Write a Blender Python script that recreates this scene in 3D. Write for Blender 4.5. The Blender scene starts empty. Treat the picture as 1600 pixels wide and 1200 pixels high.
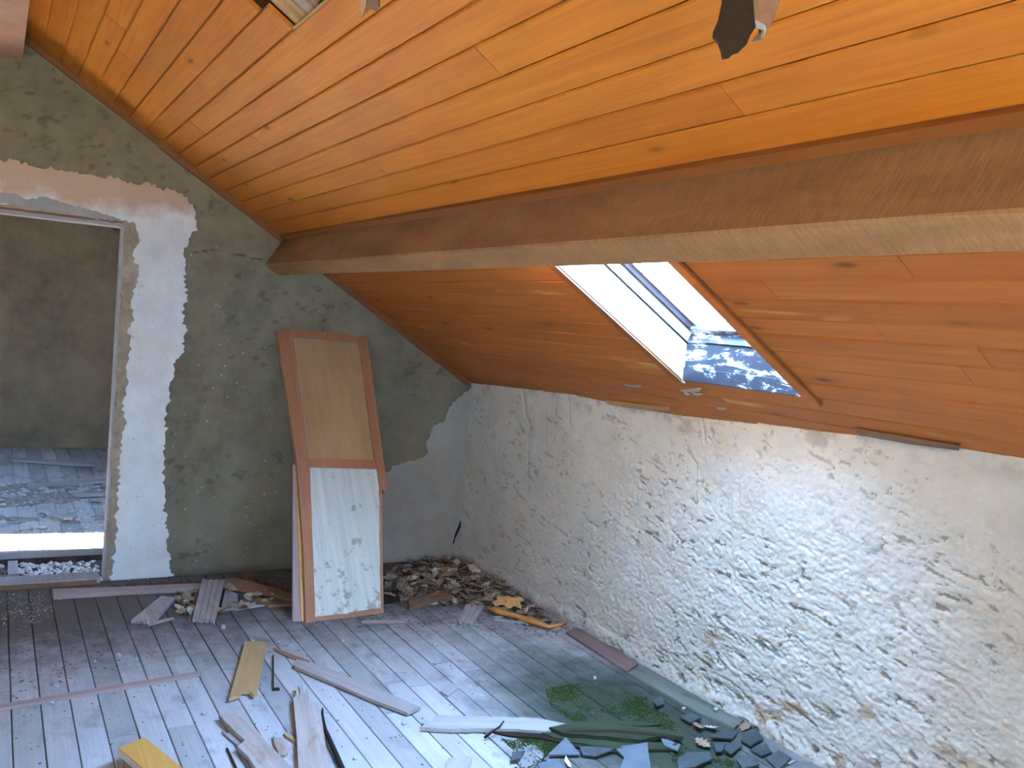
import bpy, bmesh, math, random
import numpy as np
from mathutils import Vector, Matrix
random.seed(7); rng = np.random.default_rng(7)
C = bpy.context.scene.collection
S = bpy.context.scene

# ------------------------------------------------------------------ camera, sky, sun, exposure
CAM = np.array([5.44837, -0.60364, 1.61312])
RC = np.array([[0.49569266, 0.86462567, 0.08192216],
               [0.09545305, 0.03951818, -0.9946492],
               [-0.86323664, 0.50086003, -0.06294229]])
FPX = 1406.15
cd = bpy.data.cameras.new('camera'); cam = bpy.data.objects.new('camera', cd); C.objects.link(cam)
cd.sensor_width = 36.0; cd.lens = FPX / 1600 * 36.0; cd.clip_start = 0.02
M = Matrix.Identity(4)
for i in range(3):
    M[i][0], M[i][1], M[i][2], M[i][3] = RC[0][i], -RC[1][i], -RC[2][i], CAM[i]
cam.matrix_world = M
S.camera = cam

SKY = 125.0
SUN = 900.0
w = bpy.data.worlds.new('sky'); S.world = w; w.use_nodes = True
bg = w.node_tree.nodes['Background']; bg.inputs[0].default_value = (0.25, 0.49, 1.0, 1); bg.inputs[1].default_value = SKY
sd = bpy.data.lights.new('sun', 'SUN'); sun = bpy.data.objects.new('sun', sd); C.objects.link(sun)
sd.energy = SUN; sd.color = (1.0, 0.96, 0.88); sd.angle = 0.009
SUNV = Vector((-0.16, -0.83, -0.54)).normalized()          # the way the sunlight travels
sun.rotation_euler = SUNV.to_track_quat('-Z', 'Y').to_euler(); sun.location = (3, 6, 6)
S.view_settings.view_transform = 'Standard'; S.view_settings.look = 'None'
S.view_settings.gamma = 1.0; S.view_settings.use_curve_mapping = False
S.view_settings.exposure = -0.07
S.cycles.max_bounces = 14; S.cycles.diffuse_bounces = 10; S.cycles.transparent_max_bounces = 12
S.cycles.use_denoising = True; S.cycles.sample_clamp_indirect = 20.0

# ------------------------------------------------------------------ geometry of the attic
YK, HK, T = 2.23614, 1.20857, 0.61531                # knee wall, its height, slope of the roof
NL = math.hypot(T, 1.0)
N = np.array([0, T, 1.0]) / NL                       # roof normal (up and out)
D = np.array([0, 1.0, -T]) / NL                      # down the slope
RIDGE = -0.69
def zr(y): return HK + T * (YK - y)
def sl(y): return (y - YK) * NL                      # slope coordinate: 0 at the knee wall, negative towards the ridge
def rp(x, s, h=0.0):                                 # point of the roof: x, distance down the slope, height above the boards
    return np.array([x, YK, HK]) + np.array([0, s * D[1], s * D[2]]) + h * N
def ray(px, py): return RC.T @ np.array([(px - 800) / FPX, (py - 600) / FPX, 1.0])
def hit(px, py, n, d):
    r = ray(px, py); n = np.array(n, float); return CAM + r * (d - n @ CAM) / (n @ r)
def fl(px, py, z=0.0): return hit(px, py, (0, 0, 1), z)
def gb(px, py, x=0.0): return hit(px, py, (1, 0, 0), x)

# ------------------------------------------------------------------ helpers
def tag(o, label=None, cat=None, group=None, kind=None):
    if label: o['label'] = label
    if cat: o['category'] = cat
    if group: o['group'] = group
    if kind: o['kind'] = kind
    return o
def link(name, me, mat=None, parent=None, smooth=False):
    o = bpy.data.objects.new(name, me); C.objects.link(o)
    if mat and not me.materials: me.materials.append(mat)
    if parent: o.parent = parent
    if smooth: me.polygons.foreach_set('use_smooth', [True] * len(me.polygons))
    return o
def mesh(name, v, f, mat=None, parent=None, smooth=False):
    me = bpy.data.meshes.new(name); me.from_pydata([tuple(map(float, p)) for p in v], [], f); me.update()
    return link(name, me, mat, parent, smooth)
def empty(name, loc=(0, 0, 0)):
    o = bpy.data.objects.new(name, None); o.location = loc; o.empty_display_size = 0.1; C.objects.link(o); return o
def frame(o, org, ax, ay, az):                       # puts an object on a local frame
    m = Matrix.Identity(4)
    for i in range(3): m[i][0], m[i][1], m[i][2], m[i][3] = ax[i], ay[i], az[i], org[i]
    o.matrix_world = m; return o
BOXF = [(0, 3, 2, 1), (4, 5, 6, 7), (0, 1, 5, 4), (1, 2, 6, 5), (2, 3, 7, 6), (3, 0, 4, 7)]
def boxv(a, b):
    return [(a[0], a[1], a[2]), (b[0], a[1], a[2]), (b[0], b[1], a[2]), (a[0], b[1], a[2]),
            (a[0], a[1], b[2]), (b[0], a[1], b[2]), (b[0], b[1], b[2]), (a[0], b[1], b[2])]
def boxes(name, lst, mat, parent=None, tf=None):
    v, f = [], []
    for a, b in lst:
        k = len(v); pts = boxv(a, b)
        v += [tf(p) for p in pts] if tf else pts
        f += [tuple(i + k for i in q) for q in BOXF]
    return mesh(name, v, f, mat, parent)
def loft(name, rings, mat, parent=None, smooth=False, cap=True):
    n = len(rings[0]); v = [p for r in rings for p in r]; f = []
    for i in range(len(rings) - 1):
        for j in range(n):
            a, b = i * n + j, i * n + (j + 1) % n
            f.append((a, b, b + n, a + n))
    if cap: f.append(tuple(range(n - 1, -1, -1))); f.append(tuple((len(rings) - 1) * n + j for j in range(n)))
    return mesh(name, v, f, mat, parent, smooth)
def plank_mesh(name, L, W, th, mat, up=True, cut=0.0, ch=0.003):
    # a board centred on its origin, length along x; its shown face is at z = 0 with chamfered edges
    s = -1 if up else 1
    prof = [(-W / 2, ch * s), (-W / 2 + ch, 0), (W / 2 - ch, 0), (W / 2, ch * s), (W / 2, th * s), (-W / 2, th * s)]
    if up: prof = prof[::-1]
    v = []
    for e, x in ((-1, -L / 2), (1, L / 2)):
        for (y, z) in prof: v.append((x - e * (0.0006 if abs(z) > ch / 2 else 0.0016), y, z))
    n = 6; f = []
    for j in range(n): a, b = j, (j + 1) % n; f.append((a, b, b + n, a + n))
    f.append(tuple(range(n - 1, -1, -1))); f.append(tuple(range(n, 2 * n)))
    me = bpy.data.meshes.new(name); me.from_pydata(v, [], f); me.update(); me.materials.append(mat)
    return me
def poly_slab(name, pts, th, mat, parent=None, loc=None, tilt=None, bend=0.0, top_in=0.0):
    # a flat piece with the given outline (world xy), lying with its underside at z0; thickness th
    pts = [np.array(p, float) for p in pts]
    c = sum(pts) / len(pts)
    q = [p - c for p in pts]
    ar = sum(q[i][0] * q[(i + 1) % len(q)][1] - q[(i + 1) % len(q)][0] * q[i][1] for i in range(len(q)))
    if ar < 0: q = q[::-1]
    n = len(q)
    # long axis becomes local x so that the grain runs along it
    A = np.array([p[:2] for p in q]); _, _, V = np.linalg.svd(A - A.mean(0)); ax = V[0]; ay = np.array([-ax[1], ax[0]])
    loc2 = [(p[:2] @ ax, p[:2] @ ay, p[2] if len(p) > 2 else 0.0) for p in q]
    v = [(a, b, z) for a, b, z in loc2] + [(a * (1 - top_in), b * (1 - top_in), z + th) for a, b, z in loc2]
    f = [tuple(range(n - 1, -1, -1)), tuple(range(n, 2 * n))]
    for i in range(n): j = (i + 1) % n; f.append((i, j, j + n, i + n))
    o = mesh(name, v, f, mat, parent)
    org = (c[0], c[1], c[2] if len(c) > 2 else 0.0)
    frame(o, org, (ax[0], ax[1], 0), (ay[0], ay[1], 0), (0, 0, 1))
    return o
def rag(pts, step, amp, seed=0, closed=True):
    r = random.Random(seed); out = []
    n = len(pts)
    for i in range(n if closed else n - 1):
        a, b = np.array(pts[i], float), np.array(pts[(i + 1) % n], float)
        k = max(1, int(np.linalg.norm(b - a) / step)); out.append(a)
        d = b - a; nn = np.array([-d[1], d[0]]) / (np.linalg.norm(d) + 1e-9)
        for j in range(1, k):
            t = (j + r.uniform(-.3, .3)) / k; out.append(a + d * t + nn * r.gauss(0, amp))
    return out
def tube(name, pts, rad, mat, parent=None, n=6):
    pts = [np.array(p, float) for p in pts]; rings = []
    for i, p in enumerate(pts):
        t = pts[min(i + 1, len(pts) - 1)] - pts[max(i - 1, 0)]; t /= np.linalg.norm(t)
        u = np.cross(t, (0, 0, 1.0)); u = u / (np.linalg.norm(u) + 1e-9) if np.linalg.norm(u) > 1e-3 else np.array([1.0, 0, 0]); w2 = np.cross(u, t)
        r = rad[i] if hasattr(rad, '__len__') else rad
        rings.append([p + r * (math.cos(a) * u + math.sin(a) * w2) for a in [2 * math.pi * k / n for k in range(n)]])
    return loft(name, rings, mat, parent, True)

# numpy value noise for the plaster relief
NOISE = {}
def vnoise(x, y, seed):
    if seed not in NOISE: NOISE[seed] = np.random.default_rng(seed).random((256, 256))
    P = NOISE[seed]
    xi, yi = np.floor(x).astype(int), np.floor(y).astype(int); fx, fy = x - xi, y - yi
    fx = fx * fx * (3 - 2 * fx); fy = fy * fy * (3 - 2 * fy)
    g = lambda a, b: P[a % 256, b % 256]
    return (g(xi, yi) * (1 - fx) + g(xi + 1, yi) * fx) * (1 - fy) + (g(xi, yi + 1) * (1 - fx) + g(xi + 1, yi + 1) * fx) * fy
def fbm(x, y, seed, o=4, gain=.5):
    t = 0; a = 1; s = 0
    for i in range(o): t = t + a * (vnoise(x * 2 ** i, y * 2 ** i, seed + i) - .5); s += a; a *= gain
    return t / s * 2
def smooth(a, b, x): t = np.clip((x - a) / (b - a), 0, 1); return t * t * (3 - 2 * t)

# ------------------------------------------------------------------ materials
class NT:
    def __init__(self, name):
        self.m = bpy.data.materials.new(name); self.m.use_nodes = True; self.t = self.m.node_tree
        self.b = self.t.nodes['Principled BSDF']
    def n(self, typ, **kw):
        nd = self.t.nodes.new(typ); ins = kw.pop('i', {})
        for k, v in kw.items(): setattr(nd, k, v)
        for k, v in ins.items():
            if isinstance(v, bpy.types.NodeSocket): self.t.links.new(v, nd.inputs[k])
            else: nd.inputs[k].default_value = v
        return nd
    def pos(self, kind='Object'): return self.n('ShaderNodeTexCoord').outputs[kind]
    def wpos(self): return self.n('ShaderNodeNewGeometry').outputs['Position']
    def rand(self): return self.n('ShaderNodeObjectInfo').outputs['Random']
    def offset(self, vec, k=37.0):                   # moves the pattern by the object's own random number
        r = self.n('ShaderNodeMath', operation='MULTIPLY', i={0: self.rand(), 1: k}).outputs[0]
        cmb = self.n('ShaderNodeCombineXYZ', i={0: r, 1: r, 2: r}).outputs[0]
        return self.n('ShaderNodeVectorMath', operation='ADD', i={0: vec, 1: cmb}).outputs[0]
    def map(self, vec, scale, rot=(0, 0, 0)): return self.n('ShaderNodeMapping', i={0: vec, 'Rotation': rot, 'Scale': scale}).outputs[0]
    def noise(self, vec, scale=1.0, detail=4.0, rough=.55, dist=0.0):
        return self.n('ShaderNodeTexNoise', i={'Vector': vec, 'Scale': scale, 'Detail': detail, 'Roughness': rough, 'Distortion': dist}).outputs['Fac']
    def ramp(self, fac, stops):
        r = self.n('ShaderNodeValToRGB', i={0: fac}); e = r.color_ramp.elements
        while len(e) < len(stops): e.new(0.5)
        for k, (p, c) in enumerate(stops):
            e[k].position = p; e[k].color = (c, c, c, 1) if not hasattr(c, '__len__') else tuple(c) + (1,)
        return r.outputs[0]
    def mix(self, fac, a, b, mode='MIX'):
        nd = self.n('ShaderNodeMix', data_type='RGBA', blend_type=mode)
        for k, v in ((0, fac), (6, a), (7, b)):
            if isinstance(v, bpy.types.NodeSocket): self.t.links.new(v, nd.inputs[k])
            else: nd.inputs[k].default_value = v if k == 0 else tuple(v) + (1,)
        return nd.outputs[2]
    def math(self, op, a, b=0.0, c=0.0, clamp=False):
        return self.n('ShaderNodeMath', operation=op, use_clamp=clamp, i={0: a, 1: b, 2: c}).outputs[0]
    def bump(self, h, strength=.3, dist=.01):
        self.t.links.new(self.n('ShaderNodeBump', i={'Height': h, 'Strength': strength, 'Distance': dist}).outputs[0], self.b.inputs['Normal'])
    def out(self, col, rough=.8, spec=.3):
        for k, v in (('Base Color', col), ('Roughness', rough), ('Specular IOR Level', spec)):
            if isinstance(v, bpy.types.NodeSocket): self.t.links.new(v, self.b.inputs[k])
            else: self.b.inputs[k].default_value = v if k != 'Base Color' else tuple(v) + (1,)
        return self.m
def lin(r, g, b):
    f = lambda c: (c / 255 / 12.92) if c <= 10 else ((c / 255 + .055) / 1.055) ** 2.4
    return (f(r), f(g), f(b))

def pine(name, dark, light, knot, rough=.42, var=.35, knots=True, spec=.35, fade=None):
    t = NT(name); p = t.offset(t.pos())
    g = t.noise(t.map(p, (1.6, 42, 42)), 1.0, 6, .6, .8)
    big = t.noise(t.map(p, (1.1, 5, 5)), 1.0, 3, .5, .4)
    col = t.mix(t.ramp(t.math('ADD', t.math('MULTIPLY', g, .55), t.math('MULTIPLY', big, .45)), [(.34, 0.0), (.66, 1.0)]), dark, light)
    if knots:
        v = t.n('ShaderNodeTexVoronoi', i={'Vector': t.map(p, (2.7, 9.0, 9.0)), 'Scale': 1.0, 'Randomness': 1.0})
        sel = t.n('ShaderNodeSeparateColor', i={0: v.outputs['Color']})
        k = t.math('MULTIPLY', t.ramp(v.outputs['Distance'], [(.045, 1.0), (.13, 0.0)]), t.ramp(sel.outputs[0], [(.38, 0.0), (.42, 1.0)]))
        halo = t.math('MULTIPLY', t.ramp(v.outputs['Distance'], [(.08, 1.0), (.30, 0.0)]), t.ramp(sel.outputs[0], [(.38, 0.0), (.42, .45)]))
        col = t.mix(halo, col, tuple(c * .62 for c in light)); col = t.mix(t.math('MULTIPLY', k, .85), col, knot)
    r = t.rand()
    col = t.mix(t.math('MULTIPLY', r, var), col, tuple(c * .55 for c in dark))
    if fade:
        f = t.noise(t.map(p, (1.3, 9, 9)), 1.0, 3, .5)
        col = t.mix(t.ramp(f, [(.66, 0.0), (.76, .75)]), col, fade)
    t.bump(g, .12, .004)
    return t.out(col, rough, spec)
def weathered(name, dark, light, stain=None, rough=.75, var=.5):
    t = NT(name); p = t.offset(t.pos())
    g = t.noise(t.map(p, (1.5, 55, 55)), 1.0, 7, .65, .6)
    big = t.noise(t.map(p, (2.2, 7, 7)), 1.0, 4, .6, .3)
    col = t.mix(t.ramp(t.math('ADD', t.math('MULTIPLY', g, .5), t.math('MULTIPLY', big, .5)), [(.32, 0.0), (.68, 1.0)]), dark, light)
    r = t.math('MULTIPLY', t.rand(), var)
    col = t.mix(r, col, tuple(c * .5 for c in dark))
    if stain:
        s = t.noise(t.map(p, (6, 14, 14)), 1.0, 5, .7); col = t.mix(t.ramp(s, [(.56, 0.0), (.68, .8)]), col, stain)
    t.bump(g, .35, .004)
    return t.out(col, rough, .25)
def plain(name, col, rough=.7, var=.25, scale=30, bump=.2, spec=.3):
    t = NT(name); p = t.offset(t.pos()); n = t.noise(p, scale, 5, .6)
    c = t.mix(t.ramp(n, [(.3, 0.0), (.7, 1.0)]), tuple(x * (1 - var) for x in col), tuple(min(1, x * (1 + var)) for x in col))
    t.bump(n, bump, .004); return t.out(c, rough, spec)

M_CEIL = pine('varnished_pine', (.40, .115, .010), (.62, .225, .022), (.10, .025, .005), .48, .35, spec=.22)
M_CEIL_DIM = pine('varnished_pine_dimmed', (.30, .085, .013), (.42, .135, .022), (.07, .02, .006), .5, .25, spec=.2, fade=(.60, .34, .11))  # same pine as the upper slope, with dimmer light put into its colour
M_TRIM = pine('stained_trim', (.15, .050, .011), (.23, .080, .017), (.05, .013, .004), .5, .2, knots=False)
M_SLAB = plain('roof_deck', (.20, .10, .05), .9)
def beam_mat():
    t = NT('rough_sawn_beam'); p = t.pos()
    saw = t.noise(t.map(p, (160, 18, 18), (0, 0, .12)), 1.0, 3, .6)
    big = t.noise(t.map(p, (1.8, 6, 6)), 1.0, 5, .6, .4)
    col = t.mix(t.ramp(big, [(.3, 0.0), (.7, 1.0)]), (.18, .092, .036), (.30, .165, .066))
    col = t.mix(t.ramp(saw, [(.35, .35), (.6, 0.0)]), col, (.12, .065, .03))
    t.bump(saw, .45, .004); return t.out(col, .85, .2)
M_BEAM = beam_mat()

def floor_mat():
    t = NT('weathered_floorboard'); p = t.offset(t.pos()); wp = t.wpos()
    g = t.noise(t.map(p, (1.5, 60, 60)), 1.0, 7, .65, .5)
    big = t.noise(t.map(p, (2.0, 6, 6)), 1.0, 4, .6, .3)
    col = t.mix(t.ramp(t.math('ADD', t.math('MULTIPLY', g, .45), t.math('MULTIPLY', big, .55)), [(.30, 0.0), (.68, 1.0)]), (.36, .355, .33), (.56, .55, .51))
    col = t.mix(t.math('MULTIPLY', t.rand(), .55), col, (.21, .20, .18))
    st = t.noise(t.map(wp, (3.0, 5.5, 1)), 1.0, 5, .7); col = t.mix(t.ramp(st, [(.54, 0.0), (.68, .5)]), col, (.12, .12, .12))
    sep = t.n('ShaderNodeSeparateXYZ', i={0: wp}); X, Y = sep.outputs[0], sep.outputs[1]
    # dirt trodden along the foot of the wall by the door
    dn = t.noise(wp, 9, 6, .7)
    dm = t.math('MULTIPLY', t.ramp(t.math('ADD', X, t.math('MULTIPLY', dn, .9)), [(.0, 1.0), (.55, 1.0), (1.0, 0.0)]), .0)
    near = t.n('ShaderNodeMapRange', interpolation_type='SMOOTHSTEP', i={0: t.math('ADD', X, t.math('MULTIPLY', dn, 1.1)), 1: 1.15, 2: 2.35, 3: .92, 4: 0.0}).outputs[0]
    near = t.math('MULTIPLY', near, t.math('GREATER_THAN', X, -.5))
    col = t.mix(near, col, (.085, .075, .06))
    # green algae where rain comes in, a soft blotch on the boards
    dx = t.math('MULTIPLY', t.math('SUBTRACT', X, 2.58), 1.35); dy = t.math('MULTIPLY', t.math('SUBTRACT', Y, 1.78), 2.2)
    r2 = t.math('SQRT', t.math('ADD', t.math('MULTIPLY', dx, dx), t.math('MULTIPLY', dy, dy)))
    an = t.noise(wp, 7, 6, .7)
    am = t.n('ShaderNodeMapRange', i={0: t.math('ADD', r2, t.math('MULTIPLY', t.math('SUBTRACT', an, .5), 1.6)), 1: .5, 2: 1.45, 3: .97, 4: 0.0}).outputs[0]
    wet = t.n('ShaderNodeMapRange', i={0: t.math('ADD', r2, t.math('MULTIPLY', t.math('SUBTRACT', st, .5), 1.8)), 1: .5, 2: 1.6, 3: .85, 4: 0.0}).outputs[0]
    col = t.mix(wet, col, (.06, .066, .066))
    col = t.mix(am, col, (.040, .050, .030))
    t.bump(g, .3, .003)
    rg = t.n('ShaderNodeMapRange', i={0: big, 1: .3, 2: .7, 3: .5, 4: .75}).outputs[0]
    return t.out(col, .9, .08)
M_FLOOR = floor_mat()

def plaster(name, base, dark, pit, scale=1.0, pitamt=.8, bump=.5, attr=False):
    t = NT(name); wp = t.wpos()
    a = t.noise(wp, 1.6 * scale, 5, .65); b = t.noise(wp, 7 * scale, 6, .7)
    m = t.math('ADD', t.math('MULTIPLY', a, .6), t.math('MULTIPLY', b, .4))
    col = t.mix(t.ramp(m, [(.36, 1.0), (.62, 0.0)]), base, dark)
    s = t.noise(t.map(wp, (16, 16, 34), (0.3, 0.4, 0)), scale, 5, .7, 1.2)
    s2 = t.noise(wp, 4.0 * scale, 3, .6)
    pm = t.math('MULTIPLY', t.ramp(s, [(.66, 0.0), (.73, 1.0)]), t.ramp(s2, [(.42, 0.0), (.62, 1.0)]))
    col = t.mix(t.math('MULTIPLY', pm, pitamt), col, pit)
    if attr:
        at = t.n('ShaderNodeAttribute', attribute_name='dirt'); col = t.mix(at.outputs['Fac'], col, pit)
        at2 = t.n('ShaderNodeAttribute', attribute_name='bare'); col = t.mix(at2.outputs['Fac'], col, (.36, .255, .125))  # mask holds bare plaster and the painted warm tint at the right end
    fine = t.noise(wp, 150, 5, .75); h = t.math('ADD', t.math('MULTIPLY', fine, .35), t.math('SUBTRACT', b, pm))
    t.bump(h, bump, .008)
    return t.out(col, .92, .15)
M_KNEE = plaster('white_rough_plaster', (.72, .69, .565), (.60, .56, .425), (.13, .10, .07), 1.3, .75, .75, True)
M_GABLE = plaster('grey_cement_render', (.22, .205, .13), (.13, .12, .073), (.05, .045, .03), 1.0, .7, .4, True)
M_FAR = plaster('brown_render', (.30, .235, .14), (.17, .135, .085), (.045, .04, .03), 1.0, .7, .5)
def border_mat():
    t = NT('white_plaster_border'); wp = t.wpos()
    sep = t.n('ShaderNodeSeparateXYZ', i={0: wp}); Z = sep.outputs[2]
    n = t.noise(wp, 5, 5, .65); n2 = t.noise(wp, 40, 4, .7)
    col = t.mix(t.ramp(n, [(.35, 0.0), (.7, 1.0)]), (.78, .79, .70), (.65, .64, .55))
    rust = t.n('ShaderNodeMapRange', i={0: t.math('ADD', Z, t.math('MULTIPLY', t.math('SUBTRACT', n, .5), .35)), 1: 2.03, 2: 2.14, 3: 0.0, 4: .85}).outputs[0]
    col = t.mix(rust, col, (.52, .34, .20))
    sp = t.noise(wp, 60, 2, .5); col = t.mix(t.ramp(sp, [(.70, 0.0), (.74, .7)]), col, (.22, .19, .15))
    t.bump(n2, .15, .004); return t.out(col, .85, .2)
M_BORDER = border_mat()
M_RAW = plaster('raw_plaster_edge', (.42, .36, .25), (.22, .17, .10), (.07, .05, .03), 3.0, .9, .6)
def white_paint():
    t = NT('grimy_dimmed_paint'); p = t.wpos()
    n = t.noise(t.map(p, (7, 22, 22)), 1.0, 6, .75, .5); col = t.mix(t.ramp(n, [(.40, 0.0), (.50, 1.0)]), (.62, .64, .66), (.012, .014, .018))  # grime kept near-black so the lining reads dim despite the bright sky
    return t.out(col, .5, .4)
M_WHITE = plain('white_paint', (.82, .81, .78), .5, .05)
M_GRIME_DIM = white_paint()
M_FRAME = weathered('weathered_sash', (.012, .006, .004), (.035, .018, .013))
M_BOUNCE = plain('bounce_white', (.70, .66, .58), .9, .08, 5)  # pale finish given to unseen surfaces to bounce neutral light
M_DARK = plain('dark_gap', (.004, .004, .004), .9)
def glass_mat():
    t = NT('window_glass'); t.t.nodes.remove(t.b)
    tr = t.n('ShaderNodeBsdfTransparent', i={0: (.93, .96, .96, 1)}); gl = t.n('ShaderNodeBsdfGlossy', i={1: .02})
    lw = t.n('ShaderNodeLayerWeight', i={0: .5}); fr = t.math('MULTIPLY_ADD', t.math('POWER', lw.outputs['Facing'], 5.0), .5, .03); mx = t.n('ShaderNodeMixShader', i={0: fr, 1: tr.outputs[0], 2: gl.outputs[0]})
    t.t.links.new(mx.outputs[0], t.t.nodes['Material Output'].inputs[0]); return t.m
M_GLASS = glass_mat()

M_TAN = weathered('tan_board', (.36, .22, .095), (.54, .35, .16), None, .6, .2)
M_GREYB = weathered('grey_board', (.26, .22, .19), (.46, .40, .36), None, .8, .25)
M_PINK = weathered('pinkish_batten', (.30, .22, .19), (.44, .34, .30), None, .8, .2)
M_ROT = weathered('splintered_board', (.30, .24, .19), (.52, .44, .38), (.28, .17, .10), .85, .15)
M_PALE = weathered('bleached_board', (.27, .26, .235), (.42, .41, .375), (.32, .28, .22), .85, .1)
M_BROWN = weathered('brown_board', (.16, .085, .045), (.29, .17, .095), None, .75, .3)
M_DKWOOD = weathered('dark_rotten_wood', (.012, .007, .003), (.028, .016, .008), None, .85, .1)
M_ORANGE = pine('varnished_offcut', (.50, .25, .055), (.66, .36, .09), (.14, .05, .015), .4, .05, knots=False)
M_DOORW = weathered('reddish_door_wood', (.30, .135, .06), (.42, .21, .105), None, .6, .1)
M_RED = weathered('reddish_board', (.15, .095, .08), (.25, .17, .145), None, .7, .2)

# ------------------------------------------------------------------ the roof and its boards
X0, X1 = -4.9, 7.2                       # far end of the next room, wall behind the camera
SX0, SX1, SS0, SS1 = 2.625, 3.275, sl(1.833) - 1.00, sl(1.833)     # skylight opening on the slope
BX0, BX1 = 5.75, 6.55                              # unseen roof opening behind the viewer, added for warm fill light
NX0, NX1, NS0, NS1 = -.70, -.20, sl(1.62), sl(2.20)              # opening in the roof of the next room
def rtf(p): return rp(p[0], p[1], p[2])
top, bot = sl(RIDGE), sl(2.75)
h0, h1 = 0.016, 0.20
ceiling = boxes('ceiling', [((X0, top, h0), (NX0, bot, h1)), ((NX0, top, h0), (NX1, NS0, h1)), ((NX0, NS1, h0), (NX1, bot, h1)),
                            ((NX1, top, h0 + .06), (SX0 - .03, bot, h1)),
                            ((SX0 - .03, top, h0 + .06), (SX1 + .03, SS0 - .03, h1)), ((SX0 - .03, SS1 + .03, h0 + .06), (SX1 + .03, bot, h1)),
                            ((SX1 + .03, top, h0 + .06), (BX0, bot, h1)), ((BX0, top, h0), (BX1, SS0, h1)), ((BX0, SS1, h0), (BX1, bot, h1)), ((BX1, top, h0), (X1, bot, h1))], M_SLAB, tf=rtf)
tag(ceiling, 'sloping ceiling lined with varnished orange pine boards', kind='structure')

def add_ceiling_plank(x0, x1, ya, yb, mat, gap=.0022):
    sa, sb = sl(ya), sl(yb)
    me = plank_mesh('plank', x1 - x0, (sb - sa) - gap, .014, mat, up=False, ch=.0045)
    o = link('plank', me, mat, ceiling)
    frame(o, rp((x0 + x1) / 2, (sa + sb) / 2, random.uniform(-.0012, .0012)), (1, 0, 0), D, N); return o
rows = []
y = 0.868
ups = [0.868, 0.780, 0.695, 0.613, 0.524, 0.432, 0.350, 0.258, 0.170]
while ups[-1] > RIDGE: ups.append(ups[-1] - .0873)
ups[-1] = RIDGE
joints_up = {0: [.9], 1: [3.97], 2: [2.13], 3: [4.75], 4: [3.33], 5: [1.32, 4.9], 6: [2.21], 7: [.8], 10: [2.03], 11: [1.0]}
XE = 5.72
for i in range(len(ups) - 1):
    yb, ya = ups[i], ups[i + 1]
    js = joints_up.get(i)
    if js is None:
        js = []; x = random.uniform(.8, 2.2)
        while x < XE - .5: js.append(x); x += random.uniform(1.5, 2.4)
    if i == 8: js = [2.575, 3.05]
    if i == 9: js = [2.50, 2.98]
    xs = [0.0] + js + [XE]
    for k in range(len(xs) - 1):
        if i in (8, 9) and k == 1: continue            # the boards that have fallen out
        add_ceiling_plank(xs[k], xs[k + 1], ya, yb, M_CEIL)
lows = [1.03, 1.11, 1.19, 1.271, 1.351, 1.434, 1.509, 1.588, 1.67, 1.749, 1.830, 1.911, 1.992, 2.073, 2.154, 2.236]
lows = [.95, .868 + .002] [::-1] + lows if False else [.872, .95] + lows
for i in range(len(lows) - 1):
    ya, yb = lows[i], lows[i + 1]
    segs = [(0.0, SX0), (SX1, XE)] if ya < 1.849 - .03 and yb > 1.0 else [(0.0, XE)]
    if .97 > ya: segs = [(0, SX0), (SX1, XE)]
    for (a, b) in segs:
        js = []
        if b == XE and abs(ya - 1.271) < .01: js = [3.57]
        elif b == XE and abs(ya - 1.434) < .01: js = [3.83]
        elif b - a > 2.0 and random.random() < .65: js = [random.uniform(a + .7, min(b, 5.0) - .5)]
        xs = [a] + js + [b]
        for k in range(len(xs) - 1): add_ceiling_plank(xs[k], xs[k + 1], ya, yb, M_CEIL_DIM)

# the other slope, unseen; its opening is added to brighten the next room
ceil2 = boxes('ceiling.001', [((X0, -3.75, 0), (-3.9, RIDGE, .18)), ((-3.9, -3.75, 0), (-1.9, -2.7, .18)), ((-3.9, -2.3, 0), (-1.9, RIDGE, .18)), ((-3.9, -2.7, 0), (-2.6, -2.3, .18)), ((-1.9, -3.75, 0), (X1, RIDGE, .18))], M_BOUNCE, tf=lambda p: (p[0], p[1], zr(2 * RIDGE - p[1]) + p[2]))
tag(ceil2, 'opposite slope of the ceiling behind the ridge', kind='structure')

# ------------------------------------------------------------------ floor boards
floor = boxes('floor', [((-.02, -3.75, -.2), (X1, 2.6, -.022)), ((X0, -3.75, -.3), (-.02, 2.6, -.06)),
                        ((X0, -3.75, -.06), (-.62, 2.6, -.022))], plain('floor_dirt', (.06, .05, .042), .95, .4))
tag(floor, 'floor of weathered grey boards', kind='structure')
FS = .1021
fy = [.125 + FS * k for k in range(-11, 22)]
for i in range(len(fy) - 1):
    ya, yb = fy[i], min(fy[i + 1], 2.30)
    if yb - ya < .02: continue
    xs = [0.03]; x = random.uniform(.6, 1.9)
    while x < 5.2: xs.append(x); x += random.uniform(.8, 2.1)
    xs.append(6.0)
    for k in range(len(xs) - 1):
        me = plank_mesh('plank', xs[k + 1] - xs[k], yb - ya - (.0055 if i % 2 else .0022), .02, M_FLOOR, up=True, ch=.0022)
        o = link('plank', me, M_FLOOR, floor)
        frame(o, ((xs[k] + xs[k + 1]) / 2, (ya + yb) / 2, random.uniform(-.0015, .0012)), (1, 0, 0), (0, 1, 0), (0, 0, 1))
for i in range(13):                                     # the next room's boards, seen through the doorway
    ya = -.90 + i * .125
    xs = [-4.76, -3.2 + random.uniform(-.5, .5), -1.9 + random.uniform(-.3, .3), -.62]
    for k in range(3):
        me = plank_mesh('plank', xs[k + 1] - xs[k], .121, .02, M_FLOOR, up=True, ch=.0025)
        o = link('plank', me, M_FLOOR, floor)
        frame(o, ((xs[k] + xs[k + 1]) / 2, ya + .0625, random.uniform(-.001, .001)), (1, 0, 0), (0, 1, 0), (0, 0, 1))

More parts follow.
